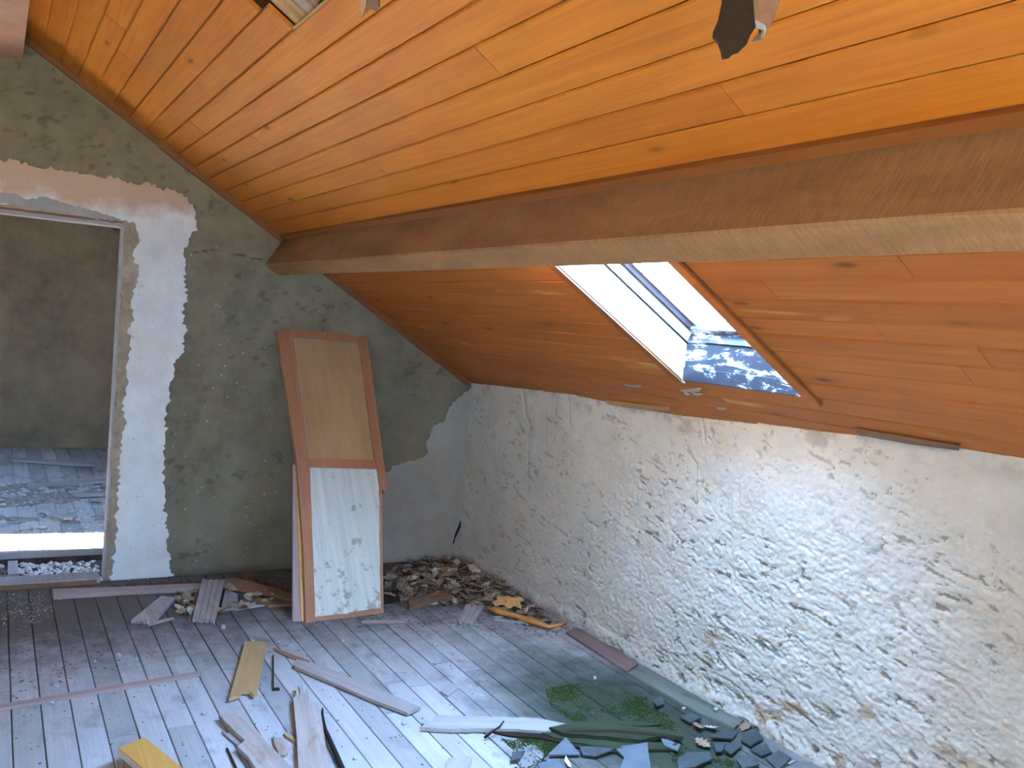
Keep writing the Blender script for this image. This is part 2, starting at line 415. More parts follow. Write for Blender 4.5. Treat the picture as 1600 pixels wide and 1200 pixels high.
# ------------------------------------------------------------------ walls
def grid_wall(name, P, nu, nv, keep, mat, attrs):
    idx = np.arange(nu * nv).reshape(nv, nu)
    q = np.stack([idx[:-1, :-1], idx[:-1, 1:], idx[1:, 1:], idx[1:, :-1]], -1)[keep]
    me = bpy.data.meshes.new(name); me.vertices.add(nu * nv); me.vertices.foreach_set('co', P.reshape(-1).astype(np.float32))
    me.loops.add(q.size); me.loops.foreach_set('vertex_index', q.reshape(-1).astype(np.int32))
    me.polygons.add(len(q)); me.polygons.foreach_set('loop_start', np.arange(0, q.size, 4).astype(np.int32))
    me.update(calc_edges=True); me.validate()
    for k, a in attrs.items():
        at = me.attributes.new(k, 'FLOAT', 'POINT'); at.data.foreach_set('value', a.reshape(-1).astype(np.float32))
    return link(name, me, mat, None, True)
def seg_dist(px, py, pts):
    d = np.full(px.shape, 9.0)
    for (x1, y1), (x2, y2) in zip(pts[:-1], pts[1:]):
        vx, vy = x2 - x1, y2 - y1; t = np.clip(((px - x1) * vx + (py - y1) * vy) / (vx * vx + vy * vy + 1e-12), 0, 1)
        d = np.minimum(d, np.hypot(px - x1 - t * vx, py - y1 - t * vy))
    return d
# knee wall: it leans in towards the roof further along
def ytop(x): return np.interp(x, [0, .6, 1.4, 2.0, 2.9, 3.95, 6.2], [2.236, 2.18, 2.125, 2.14, 2.075, 2.0, 1.93])
def ybot(x): return np.interp(x, [0, 1.0, 2.2, 3.2, 6.2], [2.236, 2.236, 2.255, 2.285, 2.29])
nu, nv = 1300, 270
ux = np.linspace(-.02, 6.2, nu); vv = np.linspace(-.02, 1.03, nv)
U, V = np.meshgrid(ux, vv)
yt, yb_ = ytop(U), ybot(U); ztop = zr(yt)
Yw = yb_ + (yt - yb_) * np.clip(V, 0, 1.03) ** 1.3; Zw = V * ztop
ax_, az_ = U * .985 - Zw * .17, U * .17 + Zw * .985
rough_amt = .25 + .75 * smooth(.7, 2.3, U + .35 * fbm(U * 1.3, Zw * 1.3, 5)) * smooth(1.25, .75, Zw + .2 * fbm(U, Zw, 9))
hgt = .018 * fbm(U * 1.2, Zw * 1.5, 11, 3) + .0045 * rough_amt * fbm(ax_ * 6, az_ * 15, 21, 4, .6) + .0035 * rough_amt * (1 - np.abs(fbm(ax_ * 17, az_ * 36, 31, 4, .65)) * 2)
rid = fbm(ax_ * 19 + 2 * fbm(U * 5, Zw * 5, 43), az_ * 46, 41, 4, .65); tear = smooth(.22, .33, rid) * (.25 + .75 * rough_amt) * smooth(-.45, .1, fbm(U * 3, Zw * 4, 47))
hgt = hgt - .008 * tear + .0045 * fbm(U * 55, Zw * 70, 77, 2, .7) * (.3 + .7 * rough_amt)
crack = lambda pts: seg_dist(U + .012 * fbm(U * 12, Zw * 12, 61), Zw, pts)
def kn(px, py): p = hit(px, py, (0, 1, 0), YK - .05); return (p[0], p[2])
dirt = np.zeros_like(U)
for ln, wd in (([(818, 612), (822, 640), (826, 690), (824, 730), (820, 772)], .007), ([(821, 830), (822, 860), (826, 890)], .005),
               ([(878, 615), (878, 672)], .006), ([(902, 618), (900, 668)], .008), ([(858, 640), (857, 690)], .005),
               ([(1086, 696), (1090, 712), (1100, 725), (1098, 740), (1094, 785)], .005), ([(1118, 650), (1116, 695)], .005)):
    d = crack([kn(*p) for p in ln]); m = smooth(wd, wd * .3, d); dirt = np.maximum(dirt, m * .85); hgt = hgt - .012 * m
dirt = np.maximum(dirt, .75 * smooth(.27, .38, rid) * (.35 + .65 * rough_amt) * smooth(-.45, .1, fbm(U * 3, Zw * 4, 47)))
top_dark = smooth(.10, .0, ztop - Zw + .05 * fbm(U * 6, Zw * 6, 88)) * .45; dirt = np.maximum(dirt, top_dark * smooth(-.1, .5, fbm(U * 14, Zw * 14, 90)))  # patchy darker band along the wall's top edge
bare = smooth(.34, .42, fbm(U * 6, Zw * 17, 101, 4, .6)) * smooth(2.0, 2.7, U) * smooth(.9, .2, Zw) * .75
bare = np.maximum(bare, .35 * smooth(3.3, 4.2, U + .3 * fbm(U * 2, Zw * 2, 103)) * (1 + .5 * fbm(U * 3, Zw * 6, 105)))  # right end yellower: lack of blue sky light put into the colour
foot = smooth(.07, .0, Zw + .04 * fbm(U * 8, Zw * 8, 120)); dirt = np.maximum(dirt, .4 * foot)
Yw = Yw - hgt - .02 * foot
P = np.stack([U, Yw, Zw], -1)
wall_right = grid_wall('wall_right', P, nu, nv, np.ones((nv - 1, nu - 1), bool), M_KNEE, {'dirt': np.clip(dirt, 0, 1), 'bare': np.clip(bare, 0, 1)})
tag(wall_right, 'low knee wall of rough trowelled white plaster under the skylight', kind='structure')
wall_outer = boxes('wall_right.001', [((X0, 2.36, -.3), (X1, 2.7, 1.3))], M_SLAB); tag(wall_outer, 'outer masonry behind the knee wall', kind='structure')

# gable partition with the doorway (opening y -0.84 .. 0, z 0 .. 2)
DY0 = -.84
ys = np.concatenate([np.arange(-3.7, DY0 - .05, .06), np.linspace(DY0, 0, 60)[:-1] if False else np.linspace(DY0, 0, 60), np.linspace(0, 2.30, 190)[1:]])
zs = np.concatenate([np.linspace(-.02, 2.0, 170), np.linspace(2.0, 3.15, 90)[1:]])
Yg, Zg = np.meshgrid(ys, zs)
keep = np.ones((len(zs) - 1, len(ys) - 1), bool)
yc = (ys[:-1] + ys[1:]) / 2; zc = (zs[:-1] + zs[1:]) / 2
YC, ZC = np.meshgrid(yc, zc)
keep &= ~((YC > DY0) & (YC < 0) & (ZC < 2.0))
keep &= ZC < np.where(YC > RIDGE, zr(YC), zr(2 * RIDGE - YC)) + .05
hg = .010 * fbm(Yg * 2, Zg * 2, 201, 3) + .004 * fbm(Yg * 14, Zg * 18, 205, 4, .6)
edge = np.minimum(np.where(Zg <= 2.0, np.minimum(np.abs(Yg), np.abs(Yg - DY0)), 9), np.where((Yg >= DY0) & (Yg <= 0), np.abs(Zg - 2.0), 9))
hg = hg * smooth(0, .12, edge)
gd = np.zeros_like(Yg)
def gcrack(pts, wd, depth=.006):
    global hg, gd
    q = [tuple(gb(*p)[1:]) for p in pts]; d = seg_dist(Yg + .012 * fbm(Yg * 10, Zg * 10, 211), Zg, q); m = smooth(wd, wd * .3, d)
    hg = hg - depth * m; gd = np.maximum(gd, .8 * m)
gcrack([(300, 395), (330, 391), (370, 397), (418, 408)], .006)
gcrack([(718, 790), (712, 820), (704, 850)], .008); gcrack([(748, 690), (750, 705), (747, 740)], .006)
gd = np.maximum(gd, .5 * smooth(.30, .5, fbm(Yg * 22, Zg * 34, 221, 3)) * smooth(-.1, .3, fbm(Yg * 2, Zg * 3, 225)))
gd = np.maximum(gd, .5 * smooth(.06, 0, Zg + .04 * fbm(Yg * 9, Zg * 9, 231)))
Pg = np.stack([hg, Yg, Zg], -1)
wall_left = grid_wall('wall_left', Pg, len(ys), len(zs), keep, M_GABLE, {'dirt': np.clip(gd, 0, 1), 'bare': gd * 0})
tag(wall_left, 'grey rendered gable partition with the open doorway', kind='structure')
core = boxes('wall_core', [((-.11, 0.002, -.1), (-.012, 2.5, 1.15)), ((-.11, -3.7, -.1), (-.012, DY0, .75))], M_RAW, wall_left)
def gable_prism(y0, y1, z0):                       # the masonry behind the rendered face
    t0 = min(zr(y0) if y0 > RIDGE else zr(2 * RIDGE - y0), 9) + .03; t1 = (zr(y1) if y1 > RIDGE else zr(2 * RIDGE - y1)) + .03
    v = []
    for x in (-.11, -.012): v += [(x, y0, z0), (x, y1, z0), (x, y1, t1), (x, y0, t0)]
    return v
v, f = [], []
for a, b, z0 in ((0.002, 2.5, -.1), (RIDGE, 0.002, 2.002), (DY0, RIDGE, 2.002), (-3.7, DY0, -.1)):
    k = len(v); v += gable_prism(a, b, z0); f += [tuple(i + k for i in q) for q in BOXF]
bpy.data.objects.remove(core); core = mesh('wall_core', v, f, M_RAW, wall_left)

# white plaster band around the doorway with ragged edges
def gpoly(name, pxpts, th, mat, step=.02, amp=.006, seed=1, x0=.008, parent=None, raw=None):
    q = [gb(*p)[1:] for p in pxpts]
    q = rag(q, step, amp, seed) if raw is None else raw(q)
    if sum(q[i][0] * q[(i + 1) % len(q)][1] - q[(i + 1) % len(q)][0] * q[i][1] for i in range(len(q))) < 0: q = q[::-1]
    n = len(q); c = np.mean(q, 0)
    v = [(-.01, p[0], p[1]) for p in q] + [(x0 + th, p[0], p[1]) for p in q]
    f = [tuple(range(n - 1, -1, -1)), tuple(range(n, 2 * n))] + [(i, (i + 1) % n, (i + 1) % n + n, i + n) for i in range(n)]
    return mesh(name, v, f, mat, parent)
inner = [(0, 318), (60, 322), (125, 333), (140, 341), (190, 345), (212, 352), (216, 370), (207, 395), (216, 420), (212, 445), (204, 470), (210, 500), (198, 520), (206, 545), (196, 575), (200, 600), (190, 630), (196, 655), (188, 690), (185, 740), (183, 790), (180, 850), (176, 885), (171, 918)]
outer = [(270, 908), (262, 862), (258, 800), (256, 750), (258, 700), (258, 650), (263, 610), (272, 575), (286, 545), (290, 520), (284, 490), (291, 465), (286, 440), (290, 415), (287, 392), (297, 370), (306, 350), (302, 325), (292, 308), (272, 297), (236, 291), (228, 284), (216, 290), (178, 280), (150, 276), (110, 268), (60, 263), (30, 252), (0, 250), (-60, 240), (-60, 305)]
def rag_border(q):
    return rag(q[:len(inner)], .018, .007, 3, False) + rag(q[len(inner):], .014, .007, 4, False)
border = gpoly('plaster_border', inner + outer, .006, M_BORDER, parent=wall_left, raw=rag_border)
border['label'] = 'ragged white plaster band around the doorway'
fill = gpoly('plaster_filler', [(-40, 300), (25, 303), (40, 312), (70, 308), (108, 320), (140, 328), (188, 343), (190, 347), (120, 337), (60, 326), (-40, 312)], .010, plaster('grey_filler', (.36, .37, .32), (.28, .28, .24), (.12, .11, .09), 2.0, .5, .4), .012, .003, 9, parent=wall_left)
fill['label'] = 'grey filler above the lintel'
strip = gpoly('plaster_edge', [(-60, 300), (0, 322), (195, 350), (176, 700), (163, 908), (190, 908), (205, 700), (226, 345), (160, 330), (0, 300)], .002, M_RAW, .03, .004, 8, parent=wall_left)
strip['label'] = 'bare crumbling plaster edge beside the doorway'
patch = gpoly('plaster_patch', [(760, 590), (728, 612), (700, 636), (695, 655), (675, 668), (665, 690), (668, 708), (650, 718), (612, 728), (600, 740), (590, 800), (590, 905), (730, 905)], .002, plaster('pale_render', (.38, .37, .295), (.29, .275, .205), (.07, .06, .045), 1.0, .6, .4), .02, .006, 6, parent=wall_left)
patch['label'] = 'paler patch of render in the corner'

cr = gpoly('crack', [(742, 776), (736, 792), (724, 812), (713, 835), (706, 852), (709, 836), (719, 812), (732, 790)], .0035, M_DARK, .02, .002, 12, parent=wall_left); cr['label'] = 'dark crack in the render of the corner'
fv, ff = [], []
rr = random.Random(5)
for k in range(75):
    px, py = rr.uniform(268, 455), 330 + 570 * rr.random() ** .7
    if 440 < px and py > 500: continue
    q = gb(px, py); a, b = rr.uniform(.002, .006), rr.uniform(.0006, .002); c0 = len(fv)
    fv += [(.006, q[1] - b, q[2] - a), (.006, q[1] + b, q[2] - a * .8), (.009, q[1] + b * .5, q[2] + a), (.009, q[1] - b, q[2] + a * .7), (-.004, q[1], q[2])]
    ff += [(c0, c0 + 1, c0 + 2, c0 + 3), (c0, c0 + 4, c0 + 1), (c0 + 1, c0 + 4, c0 + 2), (c0 + 2, c0 + 4, c0 + 3), (c0 + 3, c0 + 4, c0)]
pf = mesh('paint_flecks', fv, ff, M_BORDER, wall_left); pf['kind'] = 'stuff'

# doorway timbers
door = empty('door_1', (0, 0, 0)); tag(door, 'open doorway with bare timber edges', kind='structure')
boxes('jamb', [((-.11, -.008, 0), (.004, .004, 2.0))], M_PALE, door); boxes('jamb', [((-.11, DY0 - .004, 0), (.004, DY0 + .012, 2.0))], M_PALE, door)
boxes('lintel', [((-.11, DY0, 1.985), (.006, .004, 2.006))], M_PALE, door)
boxes('lintel_strip', [((.0, DY0, 2.008), (.014, -.006, 2.016))], M_TRIM, door)
sill = boxes('threshold', [((-.07, DY0, -.02), (.07, -.03, .028))], M_PALE, door); sill['label'] = 'whitewashed threshold board'
boxes('threshold_edge', [((.07, DY0, 0), (.085, -.05, .022))], M_BROWN, door)

wall_far = boxes('wall_far', [((-4.95, -3.7, -.3), (-4.76, 2.6, 3.2))], M_FAR); tag(wall_far, 'brown rendered end wall of the next room', kind='structure')
WY0, WY1, WZ0, WZ1 = -1.5, -.85, 1.05, 1.7              # unseen window opening behind the viewer, added for fill light
wall_back = boxes('wall_back', [((7.0, -3.7, -.3), (7.2, 2.6, WZ0)), ((7.0, -3.7, WZ1), (7.2, 2.6, 3.2)), ((7.0, -3.7, WZ0), (7.2, WY0, WZ1)), ((7.0, WY1, WZ0), (7.2, 2.6, WZ1))], M_BOUNCE); tag(wall_back, 'wall behind the viewer', kind='structure')
wall_opp = boxes('wall_opposite', [((X0, -3.75, -.3), (X1, -3.55, 1.4))], M_BOUNCE); tag(wall_opp, 'low wall under the opposite slope', kind='structure')
t5 = boxes('trim_5', [((-4.76, -.5, 0), (-4.72, 2.2, .04))], M_TRIM, tf=lambda p: (p[0], p[1], zr(p[1]) - .05 + p[2])); tag(t5, 'trim under the ceiling of the next room', kind='structure')

# trims along the gable and along the purlin
def slope_trim(name, ya, yb, drop, label, x=.022):
    o = boxes(name, [((0, sl(ya), -drop), (x, sl(yb), .0))], M_TRIM, tf=rtf); tag(o, label, kind='structure'); return o
slope_trim('trim_1', RIDGE, .17, .030, 'brown stained trim between grey wall and upper ceiling, upper length')
slope_trim('trim_2', .16, .89, .036, 'brown stained trim between grey wall and upper ceiling, lower length', .026)
slope_trim('trim_3', 1.0, 2.21, .034, 'brown stained trim between grey wall and lower ceiling')

# ------------------------------------------------------------------ purlin and ridge beam
def rect_beam(name, a0, a1, h_lo, h_hi, label):     # a timber along x, square to the slope
    rings = []
    for k in range(25):
        x = -.02 + (6.9 + .02) * k / 24; r = random.Random(k)
        e = [r.uniform(-.002, .002) for _ in range(8)]; c = .006
        prof = [(a0 + c, h_lo), (a1 - c, h_lo), (a1, h_lo + c), (a1, h_hi), (a0, h_hi), (a0, h_lo + c)]
        rings.append([rp(x, s + e[i], h + e[i] * .7) for i, (s, h) in enumerate(prof)])
    o = loft(name, rings, M_BEAM); tag(o, label, 'beam'); return o
base_s = sl(.893)
pur = rect_beam('roof_beam', base_s - .001, base_s + .105, -.205, .012, 'thick rough-sawn brown purlin running under the pine ceiling above the skylight')
tr = boxes('trim_4', [((.022, base_s - .034, -.018), (6.6, base_s - .001, 0.0))], M_TRIM, tf=rtf); tag(tr, 'brown strip along the top of the purlin', kind='structure')
rb = boxes('ridge_beam', [((-.05, -.86, 2.779), (6.9, -.528, 2.99))], plain('planed_ridge', (.42, .23, .15), .6, .15, 6)); tag(rb, 'smooth pinkish ridge beam at the top left corner above the doorway', 'beam')

# ------------------------------------------------------------------ skylight
win = empty('window_1', tuple(rp((SX0 + SX1) / 2, SS1, 0))); tag(win, 'roof skylight with a white lined shaft', kind='structure')
bpy.context.view_layer.update()
def wpart(name, lst, mat, parent=win):
    o = boxes(name, lst, mat, None, tf=rtf); o.parent = parent; o.matrix_parent_inverse = parent.matrix_world.inverted(); return o
dj = .128                                            # depth of the lining
wpart('lining', [((SX0 - .018, SS0, -.004), (SX0, SS1 + .02, dj))], M_WHITE)
wpart('lining', [((SX1, SS0, .0), (SX1 + .018, SS1 + .02, dj))], M_WHITE)
wpart('lining', [((SX0, SS0 - .018, .0), (SX1, SS0, dj))], M_WHITE)
# lower lining stands plumb
pl = [rp(SX0, SS1, .0), rp(SX1, SS1, .0)]
zt = .15
v = []
for x in (SX0, SX1):
    a = rp(x, SS1, 0.0); v += [a, a + [0, 0, .05], a + [0, .006, .052], a + [0, .006, zt], a + [0, .05, zt + .01], a + [0, .05, -.03]]
f = [(i, i + 1, i + 7, i + 6) for i in range(5)] + [(5, 0, 6, 11)] + [tuple(range(5, -1, -1)), tuple(range(6, 12))]
o = mesh('sill_lining', v, f, M_GRIME_DIM); o.parent = win; o.matrix_parent_inverse = win.matrix_world.inverted(); o['label'] = 'grimy white lower lining with dimness put into its colour'
a0 = SS1 - .075
# window frame: rises in steps
fx = .02
wpart('gap_strip', [((SX0 - .01, SS0, dj), (SX0 + .004, a0 + .01, dj + .006)), ], M_DARK)
wpart('window_frame', [((SX0 - .02, SS0 - .02, dj + .006), (SX0 + .012, a0, .20))], M_WHITE)
wpart('window_frame', [((SX1 - .012, SS0 - .02, dj + .006), (SX1 + .02, a0, .20))], M_WHITE)
wpart('window_frame', [((SX0, SS0 - .02, dj + .006), (SX1, SS0 + .03, .20))], M_WHITE)
wpart('window_frame', [((SX0 - .02, a0 - .012, dj + .004), (SX1 + .02, a0 + .06, .20))], M_GRIME_DIM)
wpart('sash_stile', [((SX0 + .012, SS0 + .03, .172), (SX0 + .034, a0 - .012, .215))], M_FRAME)
wpart('sash_stile', [((SX1 - .034, SS0 + .03, .172), (SX1 - .012, a0 - .012, .215))], M_FRAME)
wpart('sash_rail', [((SX0 + .012, a0 - .045, .172), (SX1 - .012, a0 - .010, .215))], M_GRIME_DIM)
wpart('sash_rail', [((SX0 + .012, SS0 + .03, .172), (SX1 - .012, SS0 + .06, .215))], M_FRAME)
wpart('glazing_bead', [((SX0 + .034, SS0 + .05, .195), (SX0 + .045, a0 - .04, .215))], M_WHITE)
wpart('pane', [((SX0 + .03, SS0 + .04, .205), (SX1 - .03, a0 - .02, .209))], M_GLASS)
kp = rp(SX0 + .006, a0 - .10, .150)
o = tube('catch', [kp + [0, 0, 0], kp + [.012, 0, 0], kp + [.022, 0, 0]], [.008, .011, .006], M_WHITE, None, 8); o.parent = win; o.matrix_parent_inverse = win.matrix_world.inverted()
wpart('trim_strip', [((SX0 - .046, SS0, -.010), (SX0 - .0, SS1 + .0, .001))], M_TRIM)
wpart('trim_strip', [((SX1, SS0, -.014), (SX1 + .046, SS1 + .035, .001))], M_CEIL_DIM)
wpart('trim_bead', [((SX1 + .046, SS0, -.009), (SX1 + .053, SS1 + .030, .001))], M_TRIM)

# lets the sampler find the sky through the openings
def portal(name, x0, x1, s0, s1, h):
    l = bpy.data.lights.new(name, 'AREA'); l.shape = 'RECTANGLE'; l.size = x1 - x0; l.size_y = s1 - s0; l.cycles.is_portal = True
    o = bpy.data.objects.new(name, l); C.objects.link(o); frame(o, rp((x0 + x1) / 2, (s0 + s1) / 2, h), (1, 0, 0), D, N); return o
portal('skylight_portal', SX0, SX1, SS0, SS1, .24)
portal('fill_opening_portal', BX0, BX1, SS0, SS1, .24)
portal('roof_opening_portal', NX0, NX1, NS0, NS1, .24)
l = bpy.data.lights.new('fill_window_portal', 'AREA'); l.shape = 'RECTANGLE'; l.size = WZ1 - WZ0; l.size_y = WY1 - WY0; l.cycles.is_portal = True
o = bpy.data.objects.new('fill_window_portal', l); C.objects.link(o); frame(o, (7.21, (WY0 + WY1) / 2, (WZ0 + WZ1) / 2), (0, 0, -1), (0, 1, 0), (1, 0, 0))
ground = mesh('ground', [(-60, -60, -4), (60, -60, -4), (60, 60, -4), (-60, 60, -4)], [(0, 1, 2, 3)], plain('dry_grass', (.34, .29, .19), .95, .3, 1.5)); tag(ground, 'dry ground outside the house', kind='structure')
# ------------------------------------------------------------------ things on the floor
def P(px, z=0.0): return [fl(*p, z) for p in px]
def piece(name, px, th, mat, label=None, cat=None, group=None, z0=.001, zs=None, ragamp=0, seed=1, parent=None, step=.03, ragedge=None):
    q = P(px, z0 + th)
    if ragamp: q = [np.array([*p, 0]) for p in rag([p[:2] for p in q], step, ragamp, seed)]
    for i, p in enumerate(q): p[2] = z0 if zs is None else zs[i % len(zs)]
    o = poly_slab(name, q, th, mat, parent)
    if label: tag(o, label, cat, group)
    return o
def ribbed(name, px, th, mat, label, cat, ribs=4, z=(0.002, .002), seed=1):
    # px: two far corners (left, right), two near corners (right, left); ribs run along the board
    r = random.Random(seed); a, b, c, d = P(px, th); nu = ribs * 4 + 1; nv = 5; v = []; f = []
    for k in range(2):
        for j in range(nv):
            t = j / (nv - 1)
            for i in range(nu):
                u = i / (nu - 1); p = (a * (1 - u) + b * u) * (1 - t) + (d * (1 - u) + c * u) * t
                if j in (0, nv - 1): p = p + (d - a) / np.linalg.norm(d - a) * r.uniform(-.010, .010)
                zz = z[0] * (1 - t) + z[1] * t
                v.append((p[0], p[1], zz + (0 if k == 0 else th - (.005 if i % 4 == 0 and 0 < i < nu - 1 else 0))))
    m = nu * nv
    for j in range(nv - 1):
        for i in range(nu - 1):
            q = (j * nu + i, j * nu + i + 1, (j + 1) * nu + i + 1, (j + 1) * nu + i)
            f.append(q); f.append(tuple(m + x for x in q[::-1]))
    per = [i for i in range(nu)] + [j * nu + nu - 1 for j in range(1, nv)] + [(nv - 1) * nu + i for i in range(nu - 2, -1, -1)] + [j * nu for j in range(nv - 2, 0, -1)]
    for i in range(len(per)): x, y2 = per[i], per[(i + 1) % len(per)]; f.append((x, x + m, y2 + m, y2))
    cx = np.mean(np.array(v), 0); v = [np.array(p) - [cx[0], cx[1], 0] for p in v]
    o = mesh(name, v, f, mat); o.location = (cx[0], cx[1], 0); bm = bmesh.new(); bm.from_mesh(o.data); bmesh.ops.recalc_face_normals(bm, faces=bm.faces); bm.to_mesh(o.data); bm.free()
    tag(o, label, cat); return o

# --- the broken cabinet door leaning against the gable
p0, p1 = np.array([1.014, .813, 0.0]), np.array([.991, 1.291, 0.0]); q0 = np.array([.03, .885, 1.47])
du = (p1 - p0) / np.linalg.norm(p1 - p0); dn = np.cross(du, q0 - p0); dn /= np.linalg.norm(dn)
if dn[0] < 0: dn = -dn
dv = np.cross(dn, du); dv = dv if dv[2] > 0 else -dv
cab = empty('cabinet_door', tuple(p0)); tag(cab, 'broken cupboard door, tan upper and white lower panel, leaning against the grey wall', 'door')
bpy.context.view_layer.update()
def dpart(name, px, front, th, mat, label=None, ragamp=0, seed=1, step=.04, parent=cab):
    q = []
    for p in px:
        h = hit(*p, dn, dn @ p0); q.append(np.array([(h - p0) @ du, (h - p0) @ dv]))
    if ragamp: q = rag(q, step, ragamp, seed)
    if sum(q[i][0] * q[(i + 1) % len(q)][1] - q[(i + 1) % len(q)][0] * q[i][1] for i in range(len(q))) < 0: q = q[::-1]
    n = len(q); v = [(p[1], -p[0], front - th) for p in q] + [(p[1], -p[0], front) for p in q]
    f = [tuple(range(n - 1, -1, -1)), tuple(range(n, 2 * n))] + [(i, (i + 1) % n, (i + 1) % n + n, i + n) for i in range(n)]
    o = mesh(name, v, f, mat); frame(o, p0, dv, -du, dn)
    mw = o.matrix_world.copy(); o.parent = parent; o.matrix_parent_inverse = parent.matrix_world.inverted(); o.matrix_world = mw
    if label: o['label'] = label
    return o
dpart('stile', [(433, 516), (457, 517), (484, 722), (493, 972), (478, 974), (474, 860), (464, 722)], .0, .03, M_DOORW)
dpart('stile', [(559, 523), (573, 523), (605, 764), (600, 769), (597, 764), (594, 771), (589, 734), (584, 712)], .003, .03, M_DOORW, 'right stile with a broken lower end')
dpart('rail', [(455, 514), (573, 523), (562, 536), (457, 527)], -.001, .028, M_DOORW)
dpart('rail', [(482, 716), (589, 718), (591, 733), (484, 730)], -.001, .028, M_DOORW)
dpart('upper_panel', [(456, 524), (563, 533), (587, 720), (482, 719)], -.008, .012, M_TAN, 'tan plywood upper panel')
dpart('panel_tear', [(457, 525), (562, 534), (562, 536.5), (458, 528)], -.005, .003, M_PALE, None, .002, 4, .03)
dpart('panel_tear', [(468, 600), (471, 600), (484, 716), (481, 716)], -.005, .003, M_PALE, None, .002, 5, .03)
dpart('panel_tear', [(457, 526), (460, 526), (470, 602), (467, 603)], -.005, .003, M_PALE, None, .002, 6, .03)
def worn_white():
    t = NT('worn_white_panel'); p = t.pos(); n = t.noise(p, 9, 6, .75); g = t.noise(t.map(p, (2, 50, 50)), 1, 5, .6)
    col = t.mix(t.ramp(g, [(.3, 0.0), (.7, 1.0)]), (.50, .53, .42), (.66, .68, .57))
    sep = t.n('ShaderNodeSeparateXYZ', i={0: p}); low = t.n('ShaderNodeMapRange', i={0: sep.outputs[0], 1: 0.0, 2: .5, 3: .10, 4: 0.0}).outputs[0]
    col = t.mix(t.ramp(t.math('ADD', n, low), [(.60, 0.0), (.66, .8)]), col, (.30, .26, .19))
    t.bump(g, .1, .003); return t.out(col, .7, .25)
dpart('lower_panel', [(483, 729), (592, 733), (595, 950), (493, 964)], -.004, .012, worn_white(), 'worn white-painted lower panel', .002, 7, .05)
dpart('edge_strip', [(592, 732), (597, 733), (600, 957), (594, 957)], -.006, .02, M_DOORW)
dpart('bottom_edge', [(490, 973), (490, 962), (600, 948), (600, 958)], -.010, .015, M_DOORW)
dpart('side_board', [(461, 722), (470, 722), (479, 972), (461, 975)], -.034, .02, M_PINK, 'pale board behind the left stile')
dpart('dark_groove', [(464, 724), (467, 724), (479, 972), (474, 973)], -.026, .008, M_ORANGE)

# --- boards, battens and splinters
o = piece('varnished_board', [(383, 1002), (418, 1003), (402, 1082), (396, 1086), (390, 1080), (378, 1080), (374, 1086), (358, 1091)], .014, M_TAN, 'short tan varnished board with a broken end lying alone left of centre', 'board', z0=.008)
o = piece('wooden_batten', [(-45, 1103), (0, 1100), (180, 1070), (313, 1048), (314, 1052), (180, 1076), (0, 1107), (-45, 1113)], .012, M_PINK, 'long thin pinkish batten lying across the left floorboards', 'batten')
o = piece('tongued_board', [(463, 1030), (500, 1038), (657, 1104), (637, 1113), (590, 1096), (520, 1066), (459, 1040)], .014, M_GREYB, 'long grey tongued board lying diagonally in the middle of the floor', 'board', z0=.006)
o2 = piece('tongue', [(460, 1038), (637, 1112), (636, 1115), (457, 1041)], .008, M_DKWOOD, z0=.002)
mw = o2.matrix_world.copy(); bpy.context.view_layer.update(); o2.parent = o; o2.matrix_parent_inverse = o.matrix_world.inverted()
piece('wood_sliver', [(428, 1012), (436, 1014), (455, 1022), (484, 1032), (480, 1036), (450, 1026), (430, 1016)], .006, M_BROWN, 'brown wood sliver beside the head of the long grey board', 'sliver')
br = piece('metal_strip', [(426, 1023), (428, 1023), (428, 1074), (437, 1074), (437, 1077), (426, 1077)], .006, M_DKWOOD, 'thin dark L-shaped strip lying between two boards', 'strip')
bb = piece('broken_board', [(342, 1116), (350, 1116), (358, 1112), (366, 1119), (372, 1118), (398, 1137), (420, 1163), (440, 1182), (470, 1215), (410, 1215), (388, 1182), (371, 1166), (383, 1156), (365, 1140), (352, 1128)], .016, M_ROT, 'splintered broken board with a notched end at the bottom edge of the photo', 'board', z0=.010)
piece('board_splinter', [(346, 1142), (352, 1148), (372, 1164), (382, 1155), (366, 1142), (360, 1140), (356, 1146)], .007, M_GREYB, 'grey splinter in the notch of the broken board', 'splinter', z0=.002)
piece('twig', [(353, 1168), (356, 1168), (372, 1202), (368, 1202)], .005, M_DKWOOD, 'thin dark twig left of the notched board at the bottom', 'twig')
sb = piece('splintered_board', [(458, 1090), (462, 1088), (464, 1070), (468, 1086), (471, 1065), (475, 1084), (480, 1075), (484, 1098), (492, 1102), (500, 1106), (504, 1130), (508, 1160), (520, 1215), (467, 1215), (464, 1150)], .016, M_ROT, 'pale splintered board with a frayed tip standing out at bottom centre', 'board', z0=.010)
pt = tube('curved_strip', [fl(x, y, .012) for x, y in ((504, 1107), (503, 1120), (507, 1138), (516, 1158), (525, 1178), (536, 1204), (542, 1218))], [.003, .008, .009, .010, .010, .011, .011], M_DKWOOD); tag(pt, 'dark curved strip of rotten wood right of the frayed board', 'strip')
piece('board_chip', [(427, 1148), (431, 1152), (443, 1152), (454, 1166), (450, 1176), (444, 1180), (437, 1180), (429, 1162)], .010, M_ROT, 'small chunky wood chip between the two splintered boards', 'chip', z0=.002)
piece('wood_chip', [(444, 1145), (449, 1144), (463, 1155), (461, 1158), (446, 1149)], .010, M_TAN, 'little tan wood chip touching the frayed board', 'chip')

